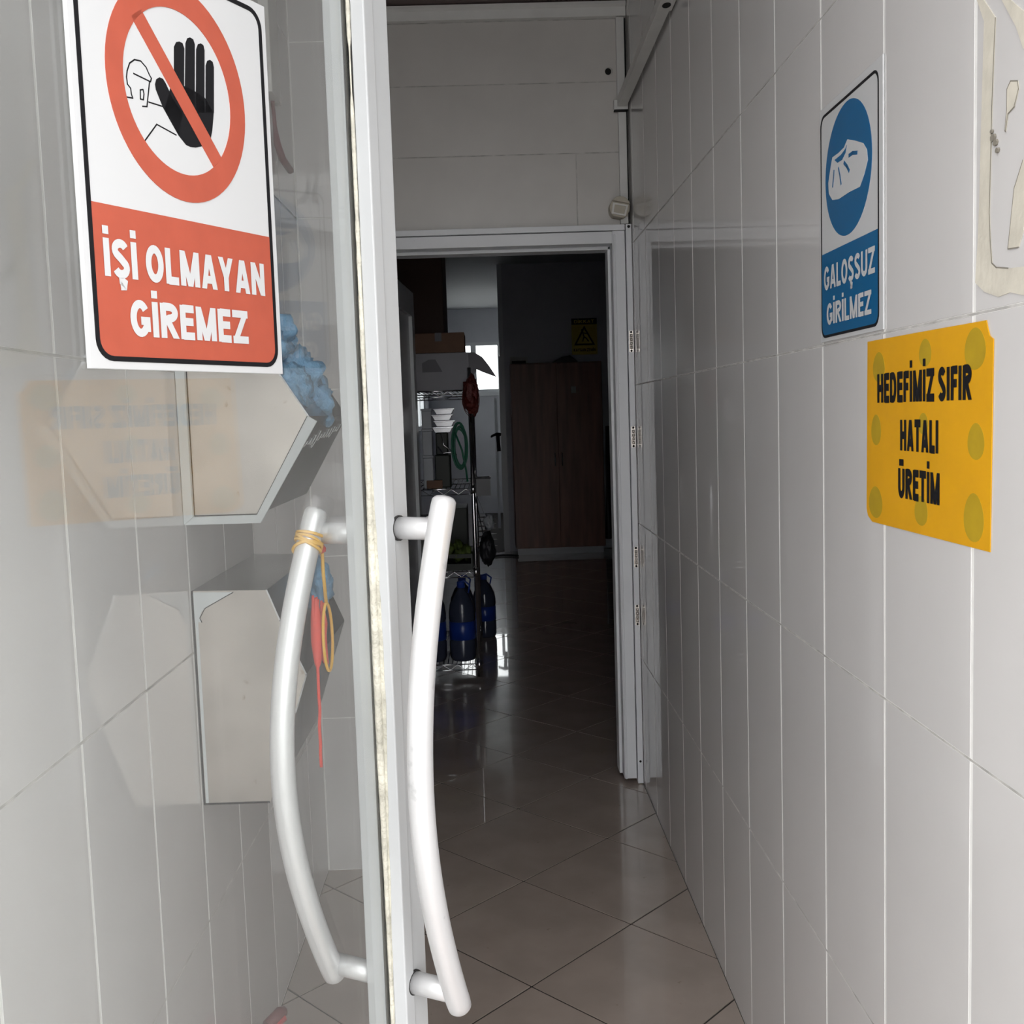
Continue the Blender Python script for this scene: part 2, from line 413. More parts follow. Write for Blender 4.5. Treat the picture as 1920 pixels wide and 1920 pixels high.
# front wall with the entrance opening
EZ = 3.16
b = MB().box(-3.5, XL-.02, YF-.16, YF, -.12, 3.4).box(XR+.02, 3.5, YF-.16, YF, -.12, 3.4).box(XL-.02, XR+.02, YF-.16, YF, EZ, 3.4)
struct('wall_front', b, 'facade', 'outer wall around the entrance, beside the viewer')
# floor
b = MB().box(XL-.14, XR+.14, YF-.16, YB+.1, -.12, -.0025).box(RL-.1, RR+.1, YB+.1, RE+.1, -.12, -.0025)
fl = struct('floor', b, 'floor_grout', 'glossy beige floor of square tiles laid diagonally with dark joints')
def area(p): return abs(sum(p[i-1][0]*p[i][1]-p[i][0]*p[i-1][1] for i in range(len(p))))/2
A2, B2, O2 = (.322, .339), (.322, -.339), (.066, 3.529)
full = None; k_in = 1-.0062/.455
for i in range(-40, 45):
    for j in range(-45, 40):
        cx, cy = O2[0]+A2[0]*(i+.5)+B2[0]*(j+.5), O2[1]+A2[1]*(i+.5)+B2[1]*(j+.5)
        if not (-1.4 < cx < 2.2 and YF-.4 < cy < RE+.4): continue
        base = [(-(A2[0]+B2[0])/2*k_in, -(A2[1]+B2[1])/2*k_in), ((A2[0]-B2[0])/2*k_in, (A2[1]-B2[1])/2*k_in), ((A2[0]+B2[0])/2*k_in, 0), (0, -A2[1]*k_in)]
        base = [(-.322*k_in, 0), (0, -.339*k_in), (.322*k_in, 0), (0, .339*k_in)]
        poly = [(cx+x, cy+y) for x, y in base]
        if cy < YB+.2: lim = (XL+.002, XR-.002, YF-.1, 99)
        elif cx > -.05 and cy > 12.4: continue
        elif DX0 < cx < DX1 and cy < YB+.5: lim = (DX0+.001, DX1-.001, YB-.3, RE)
        else: lim = (RL+.002, 1.75, YB+.13, RE)
        q = poly
        for f in (lambda p: p[0]-lim[0], lambda p: lim[1]-p[0], lambda p: p[1]-lim[2], lambda p: lim[3]-p[1]):
            if q: q = clip(q, f)
        if len(q) < 3 or area(q) < .0002: continue
        rr = (random.uniform(-.0006, .0006), random.uniform(-.0006, .0006), 0)
        if abs(area(q)-area(poly)) < 1e-5:
            if full is None:
                mb = MB().prism(WORLD, base, -.009, -.001)
                n4 = len(mb.v); kk = .9985
                mb = MB(); mb.prism(WORLD, base, -.009, -.0003)
                b0 = len(mb.v); mb.v += [Vector((x*kk, y*kk, 0)) for x, y in base]
                mb.f.pop(1); mb.sm.pop(1)
                mb.face([b0, b0+1, b0+2, b0+3])
                for t in range(4): mb.face([4+t, 4+(t+1) % 4, b0+(t+1) % 4, b0+t])
                full = mb.mesh('floor_tile'); full.materials.append(MATS['floor_tile'])
            inst('floor_tile', full, fl, (cx, cy, 0), rr)
        else:
            mx, my = sum(p[0] for p in q)/len(q), sum(p[1] for p in q)/len(q)
            me = MB().prism(WORLD, [(x-mx, y-my) for x, y in q], -.009, 0).mesh('floor_tile'); me.materials.append(MATS['floor_tile'])
            inst('floor_tile', me, fl, (mx, my, 0))
# ceilings, rooms beyond
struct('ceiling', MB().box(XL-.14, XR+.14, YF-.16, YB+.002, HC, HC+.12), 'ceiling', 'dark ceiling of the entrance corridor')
struct('ceiling_room', MB().box(RL-.1, RR+.1, YB+.002, RE+.1, RH, RH+.1), 'room_ceil', 'pale ceiling of the dim room beyond the doorway')
struct('wall_room_left', MB().box(RL-.1, RL, YB+.13, 14.6, 0, RH).box(RL-.1, RL, 16.4, RE, 0, RH).box(RL-.1, RL, 14.6, 16.4, 0, 1.4).box(RL-.1, RL, 14.6, 16.4, 2.3, RH), 'room_wall', 'left wall of the dim room beyond the doorway')
struct('wall_room_right', MB().box(RR, RR+.1, YB+.13, RE, 0, RH), 'room_wall', 'right wall of the dim room beyond the doorway')
WX0, WX1, WZ0, WZ1 = -.62, .21, 1.945, 2.755
b = MB().box(RL, WX0, RE, RE+.15, 0, RH).box(WX1, RR, RE, RE+.15, 0, RH).box(WX0, WX1, RE, RE+.15, 0, WZ0).box(WX0, WX1, RE, RE+.15, WZ1, RH)
struct('wall_far', b, 'room_wall', 'far end wall with the small bright window')
struct('wall_partition', MB().box(.2, RR, 12.42, 12.57, 0, RH), 'room_wall', 'dark partition wall behind the brown wooden cabinet')
struct('trim_2', MB().box(.135, .2, 12.38, 12.6, 0, 2.25).box(.15, .2, 12.42, 12.57, 2.25, RH), 'pvc_plain', 'white jamb at the free end of the dark partition')
struct('trim_3', MB().box(.085, .125, 15.0, 15.06, 0, 1.82), 'pvc_plain', 'thin white upright far behind the partition jamb')
# window
wn = thing('window_1', (0, RE, WZ0), 'small bright window with white frame high in the far wall', 'window', None, 'structure')
fy = FY(RE+.02)
b = MB().ring(fy, [(WX0, WZ0), (WX1, WZ0), (WX1, WZ1), (WX0, WZ1)], [(WX0+.05, WZ0+.06), (WX1-.03, WZ0+.06), (WX1-.03, WZ1-.05), (WX0+.05, WZ1-.05)], -.06, .02)
obj('window_frame', b, 'pvc_plain', wn)
obj('mullion', MB().fbox(fy, -.25, -.165, WZ0+.06, WZ1-.05, -.05, .015), 'pvc_plain', wn)
obj('pane', MB().fbox(fy, WX0+.05, -.25, WZ0+.06, WZ1-.05, -.03, -.026), 'window_glass', wn)
obj('pane', MB().fbox(fy, -.165, WX1-.03, WZ0+.06, WZ1-.05, -.03, -.026), 'window_glass', wn)
obj('sill', MB().fbox(fy, WX0-.04, WX1+.04, WZ0-.045, WZ0, -.02, .09), 'pvc_plain', wn)
w2 = thing('window_2', (RL, 14.9, 1.0), 'wide side window far inside the dim room', 'window', None, 'structure')
fx = Fr((RL-.05, 0, 0), (0, 1, 0), (0, 0, 1), (1, 0, 0))
obj('window_frame', MB().ring(fx, [(14.6, 1.4), (16.4, 1.4), (16.4, 2.3), (14.6, 2.3)], [(14.66, 1.46), (16.34, 1.46), (16.34, 2.24), (14.66, 2.24)], -.03, .03), 'pvc_plain', w2)
obj('mullion', MB().fbox(fx, 15.47, 15.53, 1.46, 2.24, -.025, .025), 'pvc_plain', w2)
obj('pane', MB().fbox(fx, 14.66, 15.47, 1.46, 2.24, -.003, .003), 'window_glass', w2)
obj('pane', MB().fbox(fx, 15.53, 16.34, 1.46, 2.24, -.003, .003), 'window_glass', w2)
# outside
struct('ground', MB().box(-14, 14, -20, YF-.16, -.2, -.03), 'ground', 'grey paving outside the entrance')

# ------------------------------------------------------------------ inner doorway (white plastic frame)
d2 = thing('door_2', (.05, YB, 0), 'white plastic frame of the inner doorway with small hinges', 'door frame', None, 'structure')
JX = .528
b = MB().box(JX, JX+.052, YB-.045, YB+.12, .022, 2.264+.05).box(JX-.012, JX, YB+.03, YB+.12, .022, 2.264+.05).box(JX+.004, JX+.012, YB-.052, YB-.045, .022, 2.30)
obj('jamb', b, 'pvc_frame', d2, bevel=.002)
b = MB().box(JX+.055, JX+.0785, YB-.058, YB-.01, .004, 2.338)
obj('hinge_strip', b, 'pvc_frame', d2, bevel=.002)
b = MB().box(-.43, -.378, YB-.005, YB+.12, .022, 2.264+.05)
obj('jamb', b, 'pvc_frame', d2, bevel=.002)
b = MB().box(-.378, JX, YB-.045, YB+.12, 2.264, 2.312).box(-.378, JX, YB+.03, YB+.12, 2.25, 2.264)
obj('head', b, 'pvc_frame', d2, bevel=.002)
b = MB().box(-.41, JX+.052, YB-.052, YB-.002, 2.315, 2.3385)
obj('head_strip', b, 'pvc_frame', d2, bevel=.002)
obj('screw_hole', MB().lathe([(.006, 0), (.006, .001)], (JX+.067, YB-.0582, 2.327), 14, Fr((0, 0, 0), (1, 0, 0), (0, 0, 1), (0, -1, 0))), 'hole', d2)
obj('screw_hole', MB().lathe([(.005, 0), (.005, .001)], (JX+.067, YB-.0582, .10), 14, Fr((0, 0, 0), (1, 0, 0), (0, 0, 1), (0, -1, 0))), 'hole', d2)
hb = MB(); kx = 0
for k in range(4): hb.tube([(0, 0, -.03+k*.0155), (0, 0, -.017+k*.0155)], .0055, 10)
hb.box(-.008, .008, .004, .007, -.043, .043)
hm = hb.mesh('hinge'); hm.materials.append(MATS['steel_box'])
sb = MB()
for z in (-.038, .038): sb.lathe([(.005, 0), (.0035, .002)], (0, .004, z), 8, Fr((0, 0, 0), (1, 0, 0), (0, 0, 1), (0, -1, 0)))
sm_ = sb.mesh('screw'); sm_.materials.append(MATS['hole'])
for z in (1.865, 1.475, .975, .73):
    h = inst('hinge', hm, d2, Vector((JX+.067, YB-.066, z))-d2.location)
    inst('screws', sm_, h, (0, 0, 0))
# open leaf of the inner doorway, swung into the dim room
d3 = thing('door_3', (-.40, 4.95, 0), 'white panelled door leaf swung open into the dim room', 'door', None, 'structure')
fd = Fr((-.462, 4.95, 0), Vector((.05, .93, 0)).normalized(), (0, 0, 1), Vector((.93, -.05, 0)).normalized())
obj('leaf_frame', MB().ring(fd, [(0, .01), (.93, .01), (.93, 2.25), (0, 2.25)], [(.10, .14), (.83, .14), (.83, 2.12), (.10, 2.12)], -.03, .03), 'pvc_plain', d3)
obj('leaf_panel', MB().fbox(fd, .10, .83, .14, 2.12, -.012, .012), 'pvc_plain', d3)
obj('lever_handle', MB().tube([fd.p(.87, 1.05, .03), fd.p(.87, 1.05, .075), fd.p(.76, 1.05, .08)], .009, 8), 'steel', d3)

# ------------------------------------------------------------------ open glass entrance door
d1 = thing('door_1', tuple(FLEAF.p(.44, 0, 0)), 'white framed glass entrance door standing half open', 'door', None, 'structure')
F = FLEAF
S0, S1, Z0, Z1 = .44, 1.399, .015, 2.62
ES = 1.332
# closing stile: rear half, glazing groove, front half with step
obj('stile', MB().fbox(F, ES+.024, S1, Z0, Z1, -.043, .0265).fbox(F, ES, ES+.025, Z0, Z1, .006, .030).fbox(F, ES, ES+.025, Z0, Z1, -.043, -.010), 'pvc', d1, bevel=.0022)
obj('rubber_gasket', MB().fbox(F, ES+.0015, ES+.024, Z0, Z1, .0035, .006).fbox(F, ES+.0015, ES+.024, Z0, Z1, -.010, -.007), 'gasket', d1)
pts = []; sb = MB(); nseg = 150
for i in range(nseg):
    z = .12+(2.5-.12)*i/(nseg-1)
    rr_ = .0030+.0038*math.exp(-((z-1.2)/.33)**2)+.0010*noise.noise(Vector((0, 0, z*9)))+.0008*noise.noise(Vector((3, 0, z*45)))
    if 2.04 < z < 2.13: rr_ *= .45
    pts.append((F.p(ES-.001, z, .0035), max(.0012, rr_)))
sb.tube([p for p, r in pts], [r for p, r in pts], 8)
obj('silicone_bead', sb, 'silicone', d1, label='dirty cream silicone bead')
fe = Fr(F.p(ES, 0, 0), nL, (0, 0, 1), -eL)
sp = [(.0035, .45+.02*k) for k in range(54)]
se = [(.007+.009*math.exp(-((z-1.2)/.3)**2)+.0022*noise.noise(Vector((1, 2, z*11)))+.001*noise.noise(Vector((5, 2, z*50))), z) for _, z in sp][::-1]
obj('sealant_smear', MB().prism(fe, sp+se, 0, .0006), 'silicone', d1)
obj('stile', MB().fbox(F, S0, S0+.075, Z0, Z1, -.043, .03), 'pvc', d1, bevel=.002)
obj('rail', MB().fbox(F, S0+.075, ES, Z0, Z0+.10, -.043, .03), 'pvc', d1, bevel=.002)
obj('rail', MB().fbox(F, S0+.075, ES, Z1-.08, Z1, -.043, .03), 'pvc', d1, bevel=.002)
obj('glass_pane', MB().fbox(F, S0+.07, ES+.015, Z0+.095, Z1-.075, -.006, 0), 'door_glass', d1)
def pull(side):
    sgn = 1 if side == 'front' else -1
    off = .110 if side == 'front' else -.125
    base = .0265 if side == 'front' else -.043
    ztop, zbot = (1.447 if side == 'front' else 1.428), .690
    pts = []
    n_ = 40
    for i in range(n_+1):
        t = i/n_; z = ztop+(zbot-ztop)*t
        prof = math.sin(math.pi*(.03+.94*t))**.92
        s_ = 1.372+(1.362-1.372)*t-.108*prof+.004
        pts.append(F.p(s_, z, off+sgn*.006*math.sin(math.pi*t)))
    # slightly sunk rounded ends
    d0 = (pts[0]-pts[1]).normalized(); d9 = (pts[-1]-pts[-2]).normalized()
    R_ = .0188
    path = [pts[0]+d0*.016]+[pts[0]+d0*.012]+pts+[pts[-1]+d9*.012]+[pts[-1]+d9*.016]
    rad = [R_*.82, R_*.97]+[R_]*len(pts)+[R_*.97, R_*.82]
    h = obj('pull_handle', MB().tube(path, rad, 24), 'handle_paint', d1)
    for q, k in ((pts[1], 1), (pts[-2], -1)):
        z = F.V.dot(q)+.0; s_ = 1.372 if k == 1 else 1.362
        zc = q.z-(.012 if side == 'front' else .004) if k == 1 else q.z-.010
        obj('post', MB().tube([F.p(s_-.002, zc, base), F.p(s_-.002, zc, off)], .0172, 20), 'handle_paint', h)
        obj('gasket_ring', MB().tube([F.p(s_-.002, zc, base-.0005*sgn), F.p(s_-.002, zc, base+.0035*sgn)], .0195, 20), 'gasket', h)
    return pts
pull('front'); rear_pts = pull('rear')
# frame of the entrance on the wall
b = MB().box(XL+.001, XL+.04, YF, YF+.07, 0, EZ).box(XR-.04, XR-.001, YF, YF+.07, 0, EZ).box(XL+.04, XR-.04, YF, YF+.07, EZ-.10, EZ)
struct('trim_4', b, 'pvc', 'white outer frame of the glass entrance door')

# ------------------------------------------------------------------ sign on the glass: red prohibition sign
L1 = .0008
st = thing('prohibition_sign', tuple(F.p(.98, 1.645, .001)), 'white and red no-entry sign with black hand, stuck on the glass door', 'sign')
bu0, bu1, bv0, bv1 = .8215, 1.1393, 1.645, 2.112
W0 = .007
obj('board', MB().fbox(F, bu0, bu1, bv0, bv1, .001, W0), 'sign_white', st, bevel=.0008)
w1 = W0
def pr(name, m, fn, lv=1, parent=st, w_=None):
    b = MB(); base = (w_ if w_ is not None else W0)
    fn(b, base-.0002, base+L1*lv*.5); return obj(name, b, m, parent)
iu0, iu1, iv0, iv1 = .8305, 1.1305, 1.6535, 2.103
band = 1.8205
poly = [p for p in rrect(iu0+.003, iu1-.003, iv0+.003, iv1, .02) if p[1] < 1.75]
poly = [(iu0+.003, band)] + sorted([p for p in poly if p[0] < .95], key=lambda p: -p[1]+p[0]*.001) + sorted([p for p in poly if p[0] >= .95], key=lambda p: p[1]+p[0]*.001) + [(iu1-.003, band)]
pr('red_panel', 'sign_red', lambda b, a, c: b.prism(F, poly, a, c))
pr('black_border', 'sign_black', lambda b, a, c: b.ring(F, rrect(iu0, iu1, iv0, iv1, .023), rrect(iu0+.0055, iu1-.0055, iv0+.0055, iv1-.0055, .018), a, c), 2)
rc = (.9785, 1.9655)
hand = [[(0.9676, 1.9567), (0.9725, 2.0156), (0.9767, 2.0221), (0.9817, 2.0241), (0.9868, 2.0236), (0.9892, 2.0182), (0.9838, 1.9606)],
 [(0.9843, 1.9526), (0.9917, 2.025), (0.9952, 2.0316), (0.9997, 2.0339), (1.0049, 2.0331), (1.0071, 2.0283), (1.0011, 1.9566)],
 [(1.0022, 1.9486), (1.009, 2.0227), (1.0125, 2.0298), (1.0174, 2.0322), (1.0218, 2.031), (1.0232, 2.0256), (1.0171, 1.952)],
 [(1.0189, 1.9524), (1.0238, 2.0083), (1.0271, 2.0148), (1.0318, 2.0171), (1.0363, 2.0158), (1.0379, 2.01), (1.0335, 1.9558)],
 [(0.9699, 1.9841), (0.9683, 1.9648), (0.985, 1.975), (1.0028, 1.9733), (1.0189, 1.97), (1.0332, 1.9557), (1.0289, 1.9339), (1.0249, 1.9226), (1.008, 1.9109), (0.9989, 1.908), (0.99, 1.9068), (0.9829, 1.9078), (0.9721, 1.9157), (0.962, 1.9295), (0.9519, 1.9411)],
 [(0.9391, 1.9655), (0.9415, 1.9715), (0.9466, 1.975), (0.952, 1.9746), (0.9558, 1.9706), (0.9644, 1.9579), (0.9801, 1.9436), (0.9721, 1.9157), (0.9618, 1.9275), (0.9493, 1.9425), (0.9399, 1.9599)]]
def _hand(b, a, c):
    for q in hand: b.prism(F, q, a, c)
pr('hand_pictogram', 'sign_black', _hand, 1)
lines = [[(0.8972, 1.9626), (0.8986, 1.9695), (0.9029, 1.9788), (0.9105, 1.9846), (0.9196, 1.9855), (0.9271, 1.9808), (0.9317, 1.9733), (0.9342, 1.9707), (0.9325, 1.9665), (0.9079, 1.9691)],
 [(0.8972, 1.9626), (0.8979, 1.9552), (0.9022, 1.9519), (0.9027, 1.9459), (0.9044, 1.942), (0.8954, 1.941)],
 [(0.9308, 1.9653), (0.9248, 1.9376), (0.9181, 1.9364)], [(0.9162, 1.9536), (0.9205, 1.9551), (0.9214, 1.9505), (0.9201, 1.944), (0.9156, 1.9437), (0.9162, 1.9536)],
 [(0.9279, 1.9433), (0.9494, 1.9435)], [(0.9679, 1.9158), (0.9381, 1.9213), (0.9175, 1.8981)]]
def _ln(b, a, c):
    for q in lines: b.stroke(F, q, .0016, a, c)
pr('figure_outline', 'sign_black', _ln, .6)
def _ring(b, a, c):
    b.ring(F, ell(rc[0], rc[1], .1108, .1235, 72), ell(rc[0]-.001, rc[1], .0855, .0925, 72), a, c)
    b.prism(F, [(0.9085, 2.0306), (1.0275, 1.8907), (1.0425, 1.9038), (0.9241, 2.0423)], a, c)
pr('red_ring', 'sign_red', _ring, 2)
lettering('İŞİ OLMAYAN', F, .848, 1.110, 1.744, 1.7845, W0+.0011, 'sign_white', st, .23)
lettering('GİREMEZ', F, .880, 1.0735, 1.682, 1.7215, W0+.0011, 'sign_white', st, .23)

# ------------------------------------------------------------------ blue overshoe sign on the right wall
R = FRW
sb_ = thing('overshoe_sign', (XR, 1.79, 1.70), 'blue and white shoe-cover sign on the right tile wall', 'sign')
B0 = .0032
obj('board', MB().fbox(R, -1.9465, -1.640, 1.693, 2.099, .0003, B0), 'sign_white', sb_, bevel=.0008)
def prb(name, m, fn, lv=1):
    b = MB(); fn(b, B0-.0002, B0+L1*lv*.5); return obj(name, b, m, sb_)
cu0, cu1, cv0, cv1 = -1.940, -1.656, 1.700, 2.0855
poly = [p for p in rrect(cu0+.002, cu1-.002, cv0+.002, cv1, .018) if p[1] < 1.75]
poly = [(cu0+.002, 1.847)]+sorted([p for p in poly if p[0] < -1.8], key=lambda p: -p[1]+p[0]*.001)+sorted([p for p in poly if p[0] >= -1.8], key=lambda p: p[1]+p[0]*.001)+[(cu1-.002, 1.847)]
prb('blue_panel', 'sign_blue', lambda b, a, c: b.prism(R, poly, a, c))
prb('black_border', 'sign_black', lambda b, a, c: b.ring(R, rrect(cu0, cu1, cv0, cv1, .02), rrect(cu0+.0035, cu1-.0035, cv0+.0045, cv1-.0045, .017), a, c), 2)
prb('blue_disc', 'sign_blue', lambda b, a, c: b.prism(R, ell(-1.7995, 1.968, .1145, .1075, 64), a, c))
shoe = [(1.797, 2.014), (1.7629, 2.0036), (1.7222, 1.9894), (1.7064, 1.976), (1.7026, 1.9589), (1.7185, 1.9408), (1.7389, 1.9258), (1.7893, 1.9277), (1.8429, 1.9268), (1.8756, 1.9318), (1.8946, 1.9461), (1.8971, 1.9647), (1.8841, 1.9889), (1.8744, 2.0031), (1.8418, 2.0028), (1.8147, 2.005)]
prb('overshoe_pictogram', 'sign_white', lambda b, a, c: b.prism(R, [(-y, z) for y, z in shoe], a, c), 2)
def _sm(b, a, c):
    b.prism(R, [(-y, z) for y, z in [(1.7988, 2.0054), (1.806, 1.9943), (1.8239, 1.987), (1.8466, 1.9878), (1.8622, 1.9958), (1.8282, 1.9967), (1.8059, 2.0014)]], a, c)
    for q, wd in (([(1.7886, 1.9859), (1.7715, 1.9861), (1.7507, 1.9817)], .006), ([(1.8132, 1.9802), (1.7992, 1.9713), (1.7889, 1.9618)], .006), ([(1.8421, 1.978), (1.835, 1.9648), (1.8289, 1.9489)], .004), ([(1.8653, 1.9788), (1.8683, 1.9676), (1.8733, 1.9537)], .004)):
        b.stroke(R, [(-y, z) for y, z in q], wd, a, c)
prb('crease_marks', 'sign_blue', _sm, 3)
lettering('GALOŞSUZ', R, -1.9235, -1.671, 1.783, 1.823, B0+.0011, 'sign_white', sb_, .205)
lettering('GİRİLMEZ', R, -1.909, -1.687, 1.7215, 1.758, B0+.0011, 'sign_white', sb_, .205)

# ------------------------------------------------------------------ yellow paper notice
sy = thing('paper_notice', (XR, 1.5, 1.4), 'orange-yellow paper notice with leaf prints on the right tile wall', 'notice')
yp_ = [(1.7127, 1.6792), (1.51, 1.6785), (1.3039, 1.6773), (1.3000, 1.668), (1.2945, 1.658), (1.2849, 1.6535), (1.287, 1.53), (1.2895, 1.3959), (1.50, 1.3945), (1.694, 1.3934), (1.7128, 1.4017), (1.7191, 1.4124), (1.716, 1.54)]
Y0_ = .0014
obj('sheet', MB().prism(R, [(-y, z) for y, z in yp_], .0003, Y0_), 'sign_yellow', sy)
def leafpoly(cy, cz, a, b_):
    return [(-cy+a*math.cos(t)*(1-.12*math.sin(t)), cz+b_*math.sin(t)) for t in [2*math.pi*k/28 for k in range(28)]]
for cy, cz, a, b_ in [(1.663, 1.637, 0.025, 0.023), (1.486, 1.649, 0.021, 0.019), (1.333, 1.645, 0.029, 0.026), (1.675, 1.54, 0.021, 0.024), (1.492, 1.551, 0.017, 0.015), (1.329, 1.53, 0.023, 0.023), (1.678, 1.426, 0.029, 0.025), (1.499, 1.428, 0.023, 0.021), (1.334, 1.434, 0.028, 0.031)]:
    obj('leaf_print', MB().prism(R, leafpoly(cy, cz, a, b_), Y0_-.0002, Y0_+.0002), 'leaf_print', sy)
lettering('HEDEFİMİZ SIFIR', R, -1.6685, -1.341, 1.582, 1.626, Y0_+.0006, 'sign_black', sy, .25)
lettering('HATALI', R, -1.5754, -1.4405, 1.511, 1.556, Y0_+.0006, 'sign_black', sy, .25)
lettering('ÜRETİM', R, -1.583, -1.4356, 1.441, 1.4845, Y0_+.0006, 'sign_black', sy, .25)

# ------------------------------------------------------------------ adhesive residue of a removed sign
rs = thing('adhesive_residue', (XR, 1.26, 1.7), 'cream adhesive smears left by a removed sign above the yellow notice', 'residue')
def smear(pts, name='smear', t=.0012):
    q = [(-y, z) for y, z in pts]
    b = MB().prism(R, q, .0002, t); return obj(name, b, 'residue', rs)
frame_p = [(1.350, 2.10), (1.3349, 2.0625), (1.3158, 2.0309), (1.3175, 1.99), (1.3192, 1.9537), (1.3225, 1.89), (1.3244, 1.8292), (1.329, 1.77), (1.3348, 1.7259), (1.31, 1.712), (1.2741, 1.7019), (1.245, 1.704), (1.2148, 1.6975), (1.13, 1.695), (1.13, 1.727), (1.2154, 1.7291), (1.25, 1.732), (1.2791, 1.7368), (1.2905, 1.7435), (1.295, 1.77), (1.2983, 1.8032), (1.2955, 1.87), (1.2936, 1.9258), (1.29, 1.98), (1.2864, 2.0245), (1.3162, 2.0555), (1.33, 2.09)]
smear(frame_p)
b = MB().stroke(R, [(-y, z) for y, z in frame_p[16:25]], .0016, .0011, .0014); obj('dirt_edge', b, 'residue_edge', rs)
smear([(1.285, 2.07), (1.2714, 2.0389), (1.2372, 1.9974), (1.2205, 1.9687), (1.17, 1.93), (1.17, 1.97), (1.2214, 2.009), (1.2502, 2.0311), (1.262, 2.06)])
bl_ = [(1.2484, 1.9417), (1.2319, 1.9368), (1.2297, 1.9274), (1.2395, 1.9108), (1.2541, 1.9069), (1.2592, 1.8884), (1.261, 1.8898), (1.2571, 1.9117), (1.2567, 1.9353)]
smear(bl_); b = MB().stroke(R, [(-y, z) for y, z in bl_+bl_[:1]], .0012, .0011, .0014); obj('dirt_edge', b, 'residue_edge', rs)
st_ = [(1.2, 1.85), (1.2179, 1.8468), (1.2377, 1.8198), (1.2511, 1.7542), (1.2261, 1.7524), (1.2163, 1.7685), (1.20, 1.80)]
smear(st_); b = MB().stroke(R, [(-y, z) for y, z in st_[1:5]], .0012, .0011, .0014); obj('dirt_edge', b, 'residue_edge', rs)
b = MB()
for y, z, r_ in ((1.289, 1.889, .006), (1.283, 1.882, .005), (1.278, 1.872, .004), (1.2925, 1.897, .003)): b.prism(R, ell(-y, z, r_, r_*.8, 7), .0002, .0028)
obj('dirt_specks', b, 'residue_edge', rs)

# ------------------------------------------------------------------ steel shoe-cover dispensers on the left wall
def sheet_prism(fr_pts, y0, y1, mb, close=True):
    pass
def dispenser(name, prof, y0, y1, label, opening):
    """prof: outline in x-z; side panels at y0 and y1, sheet faces between; opening = index of the face left open"""
    t = thing(name, (XL, (y0+y1)/2, prof[0][1]), label, 'dispenser')
    f0 = FY(y0); th_ = .002
    obj('side_panel', MB().prism(f0, prof, -th_, 0), 'steel_box', t, label='pale worn steel side panel')
    obj('side_panel', MB().prism(FY(y1), prof, 0, th_), 'steel_box', t)
    n = len(prof)
    for i in range(n):
        a, c = Vector(prof[i]), Vector(prof[(i+1) % n])
        if i == opening: continue
        d = (c-a).normalized(); q = Vector((-d.y, d.x))*th_
        poly = [tuple(a), tuple(c), tuple(c+q), tuple(a+q)]
        obj('sheet', MB().prism(f0, poly, -(y1-y0)+th_, -th_), 'steel_dark', t)  # darker steel than the side panels: shade on these faces put into colour
    return t
# profiles run counter-clockwise seen from the viewer (x right, z up), starting at the wall foot
upq = [(XL+.001, 1.3975), (-.4724, 1.3978), (-.3608, 1.5927), (-.4149, 1.6794), (-.4589, 1.7493), (XL+.001, 1.7493)]
dy0, dy1 = 2.17, 2.76
up_ = dispenser('shoe_cover_dispenser', upq, dy0, dy1, 'upper steel shoe-cover dispenser stuffed with blue overshoes, left wall', 3)
f0 = FY(dy0)
b = MB().prism(f0, [(XL+.001, 1.382), (-.4658, 1.3813), (-.4724, 1.3978), (XL+.018, 1.3975), (XL+.001, 1.40)], 0, .006)
obj('flange', b, 'film', up_, label='pale edge strip')
obj('flange', MB().prism(f0, [(XL+.001, 1.383), (XL+.0195, 1.3985), (XL+.0195, 1.74), (XL+.001, 1.74)], .0005, .012), 'film', up_)
obj('flange', MB().prism(f0, [(-.4724, 1.3978), (-.4658, 1.3813), (-.3432, 1.5815), (-.3608, 1.5927)], 0, .008), 'film', up_)
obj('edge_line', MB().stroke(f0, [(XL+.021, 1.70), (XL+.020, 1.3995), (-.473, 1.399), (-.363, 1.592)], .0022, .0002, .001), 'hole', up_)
obj('edge_line', MB().stroke(f0, [(-.3608, 1.5927), (-.4149, 1.6794), (-.4589, 1.7493)], .003, .0002, .0015), 'chrome', up_)
# scratched handwriting on the lower slanted sheet
a_, c_ = Vector((-.4724, 1.3978)), Vector((-.3608, 1.5927)); dd = (c_-a_).normalized(); nn_ = Vector((dd.y, -dd.x))
fs = Fr((a_.x+nn_.x*.0008, dy0, a_.y+nn_.y*.0008), (0, 1, 0), (dd.x, 0, dd.y), (nn_.x, 0, nn_.y))
scr = []
for k in range(150):
    a = k*.55; tall = 1.9 if 60 < k < 72 or 118 < k < 130 else 1
    scr.append((.03+k*.0034-.008*math.sin(a), .150+.00028*k+.012*tall*math.cos(a)*(.7+.3*math.sin(k*.13))))
sb = MB().tube([fs.p(u, v, .001) for u, v in scr], .0010, 5)
obj('scratched_writing', sb, 'film', up_, label='scribbled handwriting scratched into the steel')

